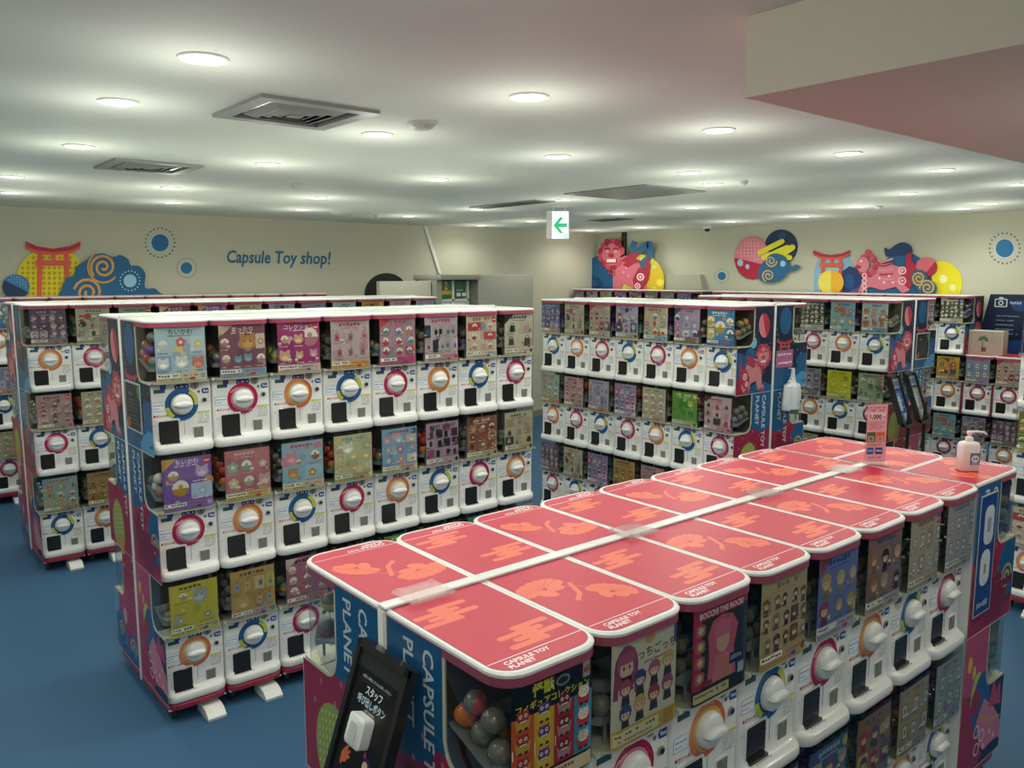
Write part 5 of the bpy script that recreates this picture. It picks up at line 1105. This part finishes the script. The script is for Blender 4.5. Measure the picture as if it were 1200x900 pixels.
m.loft([[bd(u, v, .006) for u, v in rrect(u0, v0, u1, v1, .008, 3)], [bd(u, v, .028) for u, v in rrect(u0, v0, u1, v1, .008, 3)], [bd(u, v, .031) for u, v in rrect(u0 + .004, v0 + .004, u1 - .004, v1 - .004, .006, 3)]]); b_ = link('call_button', m.mesh('call_button', [M['white']]), t, label='white box call button')
m = MB(); m.loft([[bd(u, v, h) for u, v in rrect(-.016, .138, .008, .172, .005, 3)] for h in (.0305, .033)]); link('push_key', m.mesh('push_key', [M['ventw']]), b_)
m = MB(); q0 = bd(0, LB - .1, -.012); m.tube([q0, q0 + Vector((.01, 0, -.05)), (q0.x + .012, oy, .03)], .011, 10); m.loft([[(q0.x + .012 + x, oy + y, z) for x, y in rrect(-.12, -.13, .12, .13, .02, 3)] for z in (.002, .014)]); link('stand', m.mesh('stand', [M['black']]), t)
# framed notice stickers on end panels
def panel_notice(x, y, z, facing, w_, h_, kind, label):
    t = empty('framed_notice', (x, y, z), facing, label, 'notice'); P = Print(step=6e-5); R_ = random.Random(kind)
    if kind < 3:
        P.rect(0, 0, w_, h_, '#b8bcc0'); P.rect(.008, .008, w_ - .008, h_ - .008, '#1d2228'); P.poly([(.008, h_ * .18), (.05, h_ * .3), (.06, .02), (.03, .008), (.008, .008)], '#b05a3c'); P.poly([(w_ - .008, h_ - .01), (w_ - .05, h_ - .02), (w_ - .03, h_ * .7), (w_ - .008, h_ * .66)], '#4a8a5a'); P.poly([(w_ - .008, .008), (w_ - .03, .03), (w_ - .008, .06)], '#8a5a8a')
        P.text('GOOD' if 0 else 'ガシャ', .05, h_ * .72, .018, '#c8c8c8', bold=.01)
        for k in range(7): P.glyphs(.04, h_ * .62 - k * .016, w_ - .04, h_ * .62 - k * .016 + .005, '#7a8088', 9, R_)
    elif kind == 3:
        P.rect(0, 0, w_, h_, '#a85a82'); P.rect(.006, .006, w_ - .006, h_ - .006, '#b86a92'); P.glyphs(.01, h_ * .68, w_ - .02, h_ * .82, '#e8dce4', 5, R_); P.glyphs(.02, h_ * .2, w_ - .01, h_ * .36, '#f0e6ea', 6, R_); P.glyphs(.01, h_ * .08, w_ - .03, h_ * .14, '#5a4a9a', 8, R_)
    else:
        P.rect(0, 0, w_, h_, '#c0c6cc'); P.rect(.004, .004, w_ - .004, h_ - .004, '#1b3f86'); P.poly(rrect(.04, h_ * .58, .12, h_ * .9, .03, 4), '#cfd4da'); P.poly(rrect(.03, h_ * .24, .11, h_ * .54, .035, 4), '#d8dade')
        P.rect(.06, h_ * .34, .08, h_ * .42, '#9a9488'); P.rect(.065, h_ * .68, .095, h_ * .8, '#9aa0a8')
        for k in range(14): P.ell(R_.uniform(.01, w_ - .01), R_.uniform(.01, h_ * .9), .003, col='#5a90c8', n=5)
        P.glyphs(.02, h_ * .06, .11, h_ * .12, '#a8b8d0', 8, R_)
    me = P.mesh('notice_sheet', lambda u, v, h: (u, -.0012 - h, v), M['pr'], base=.0008); link('notice_sheet', me, t)
    m = MB(); m.box((0, -.0015, 0), (w_, 0, h_)); link('backing_plate', m.mesh('backing_plate', [M['white']]), t)
XE = AX + W * 0 - .0012
panel_notice(XE, AY - .035, 1.205, -PI / 2, .215, .205, 1, 'dark framed notice on the near end of left front block')
panel_notice(CX + .045, CY - .0012, 1.20, 0, .22, .205, 2, 'dark framed notice on the end of the right block')
panel_notice(BX + .03, BY - .0012, 1.27, 0, .185, .11, 3, 'pink bag notice on the end of middle block')
panel_notice(FX + 8 * W + .035, FY - 1.5 * W - .0012, .70, 0, .14, .42, 4, 'tall blue notice on the right end of the pink counter')
# white plastic bag hanging below the pink notice
t = empty('plastic_bag', (BX + .175, BY - .035, 0), 0, 'white plastic carrier bag hanging under the pink notice', 'bag')
R_ = random.Random(8); m = MB(); rs = []
fold = [1 + R_.uniform(-.3, .3) for _ in range(18)]
for z, a, b in ((1.0, .062, .022), (1.006, .080, .034), (1.04, .084, .036), (1.08, .078, .034), (1.12, .080, .034), (1.155, .072, .030), (1.17, .048, .020), (1.19, .026, .014), (1.23, .017, .009), (1.262, .016, .006)):
    rs.append([(a * (1.2 if z < 1.16 else .9) * math.cos(2 * PI * k / 18) * (fold[k] * .5 + .5 + R_.uniform(-.07, .07)), b * math.sin(2 * PI * k / 18) * fold[k] * (1 + R_.uniform(-.15, .15)), z + R_.uniform(-.004, .004)) for k in range(18)])
m.loft(rs); link('bag_body', m.mesh('bag_body', [M['bag']], 25), t)
m = MB(); m.tube([(-.02, 0, 1.17), (-.045, 0, 1.19), (-.055, 0, 1.175)], [.008, .006, .003], 6); m.cyl((0, .033, 1.262), .004, -.04, 8, 'y'); link('handle_and_hook', m.mesh('handle_and_hook', [M['bag']], 60), t)
P = Print(); P.rect(.02, 1.045, .042, 1.065, '#6a7078'); P.glyphs(.01, 1.035, .045, 1.04, '#6a7078', 5, R_); link('bag_print', P.mesh('bag_print', lambda x, y, h: (x, -.042 - h, y), M['pr']), t)
# two leaflet stands by the right block
for i, (pxl, c1, lab) in enumerate(((1066, '#2c5a9a', 'left black leaflet stand with blue leaflets by the right block'), (1085, '#8a8478', 'right black leaflet stand with grey leaflets by the right block'))):
    base = on_y(pxl, 470, 2.62); t = empty('leaflet_stand', (base.x, 2.62, 0), 0, lab, 'stand')
    f = lambda x, v, h: Vector((x, -.0 - v * .33 + .14 - h * .94, 1.125 - v * .94 - h * .33))
    m = MB(); m.loft([[f(x, v, h) for x, v in ((-.07, 0), (.07, 0), (.07, .37), (-.07, .37))] for h in (-.02, .01)]); 
    for x in (-.07, .06): m.loft([[f(xx, v, h) for xx, v in ((x, 0), (x + .010, 0), (x + .010, .37), (x, .37))] for h in (.01, .03)])
    m.loft([[f(xx, v, h) for xx, v in ((-.07, .35), (.07, .35), (.07, .37), (-.07, .37))] for h in (.01, .04)]); link('tray', m.mesh('tray', [M['black']]), t)
    P = Print(flip=-1); R_ = random.Random(i); P.rect(-.09, .02, .09, .1, '#5a6a7a'); P.rect(-.09, .11, .09, .355, c1); P.rect(-.06, .15, .02, .26, '#a8b0c0'); P.rect(-.01, .28, .08, .34, '#c0c4cc')
    for k in range(6): P.glyphs(-.08, .03 + k * .05, .07, .04 + k * .05, '#c8ccd4', 8, R_)
    link('leaflet', P.mesh('leaflet', lambda x, y, h: f(x * .62, y, .012 + h), M['pr']), t)
    m = MB(); m.tube([(0, .0, .92), (0, .0, .02)], .013, 10); link('pole', m.mesh('pole', [M['black']]), t)
    m = MB(); m.loft([[(x, y, z) for x, y in rrect(-.13, -.14, .13, .14, .03, 4)] for z in (.001, .016)]); link('base_plate', m.mesh('base_plate', [M['black']]), t)
# picture card box and dark information board on the low stacks at the right wall
zt = .0875 + 2 * H + .0145
t = empty('picture_box', (7.78, 2.87, zt), -PI / 2, 'beige picture box with a small plant, on low stack', 'display')
m = MB(); m.bbox((-.12, 0, 0), (.16, .12, .215), .004); link('box', m.mesh('box', [M['cream']]), t)
P = Print(); R_ = random.Random(3); P.rect(-.115, .005, .155, .21, '#a8968a')
for k in range(30): P.ell(R_.uniform(-.11, .15), R_.uniform(.02, .2), .006, .009, R_.choice(('#b87a80', '#8a8a70', '#b0a090')), 6)
P.rect(-.01, .03, .03, .07, '#6a4a3a'); P.rect(-.005, .07, .002, .12, '#4a5a38')
for k in range(9): a = .2 + k * .33; P.poly(ell(.004 + .03 * math.cos(a), .12 + .035 * math.sin(a), .018, .006, 8, rot=a), '#4f6a3c')
link('picture', P.mesh('picture', lambda x, y, h: (x, -.001 - h, y), M['pr']), t)
t = empty('information_board', (8.118, 2.87, zt + .015), -PI / 2, 'dark blue information board with camera symbol, right wall', 'board')
sx_, tz = .12, 1.675 - zt - .015
m = MB(); pts = [(-.19, 0), (.9, 0), (.9, tz), (-.09, tz)]; m.loft([[(x, y, z) for x, z in pts] for y in (0, .012)]); link('panel', m.mesh('panel', [M['black']]), t)
P = Print(step=8e-5); R_ = random.Random(6); P.poly([(-.186, .003), (.897, .003), (.897, tz - .003), (-.088, tz - .003)], '#0e1c3a'); P.poly(ell(.2, .03, .16, .08, 16), '#143a70'); P.ell(.16, tz - .1, .07, .05, '#163f78', 14); P.ell(.33, .18, .06, col='#10325e', n=12)
P.poly(rrect(-.05, tz - .115, .055, tz - .04, .01, 3), '#c0c8d0'); P.rect(-.015, tz - .045, .02, tz - .025, '#c0c8d0'); P.poly(rrect(-.041, tz - .106, .046, tz - .049, .008, 3), '#0e1c3a'); P.ell(.002, tz - .078, .022, col='#c0c8d0', n=14); P.ell(.002, tz - .078, .012, col='#0e1c3a', n=12)
P.glyphs(.075, tz - .09, .17, tz - .06, '#9ab0c8', 5, R_); P.glyphs(.27, tz - .09, .4, tz - .06, '#9ab0c8', 5, R_)
for k in range(5): P.glyphs(-.03, tz - .20 - k * .04, .16 - (k % 2) * .04, tz - .188 - k * .04, '#7a90a8', 10, R_); P.glyphs(.27, tz - .20 - k * .04, .5, tz - .188 - k * .04, '#7a90a8', 10, R_)
link('printed_face', P.mesh('printed_face', lambda x, y, h: (x, -.001 - h, y), M['pr']), t)
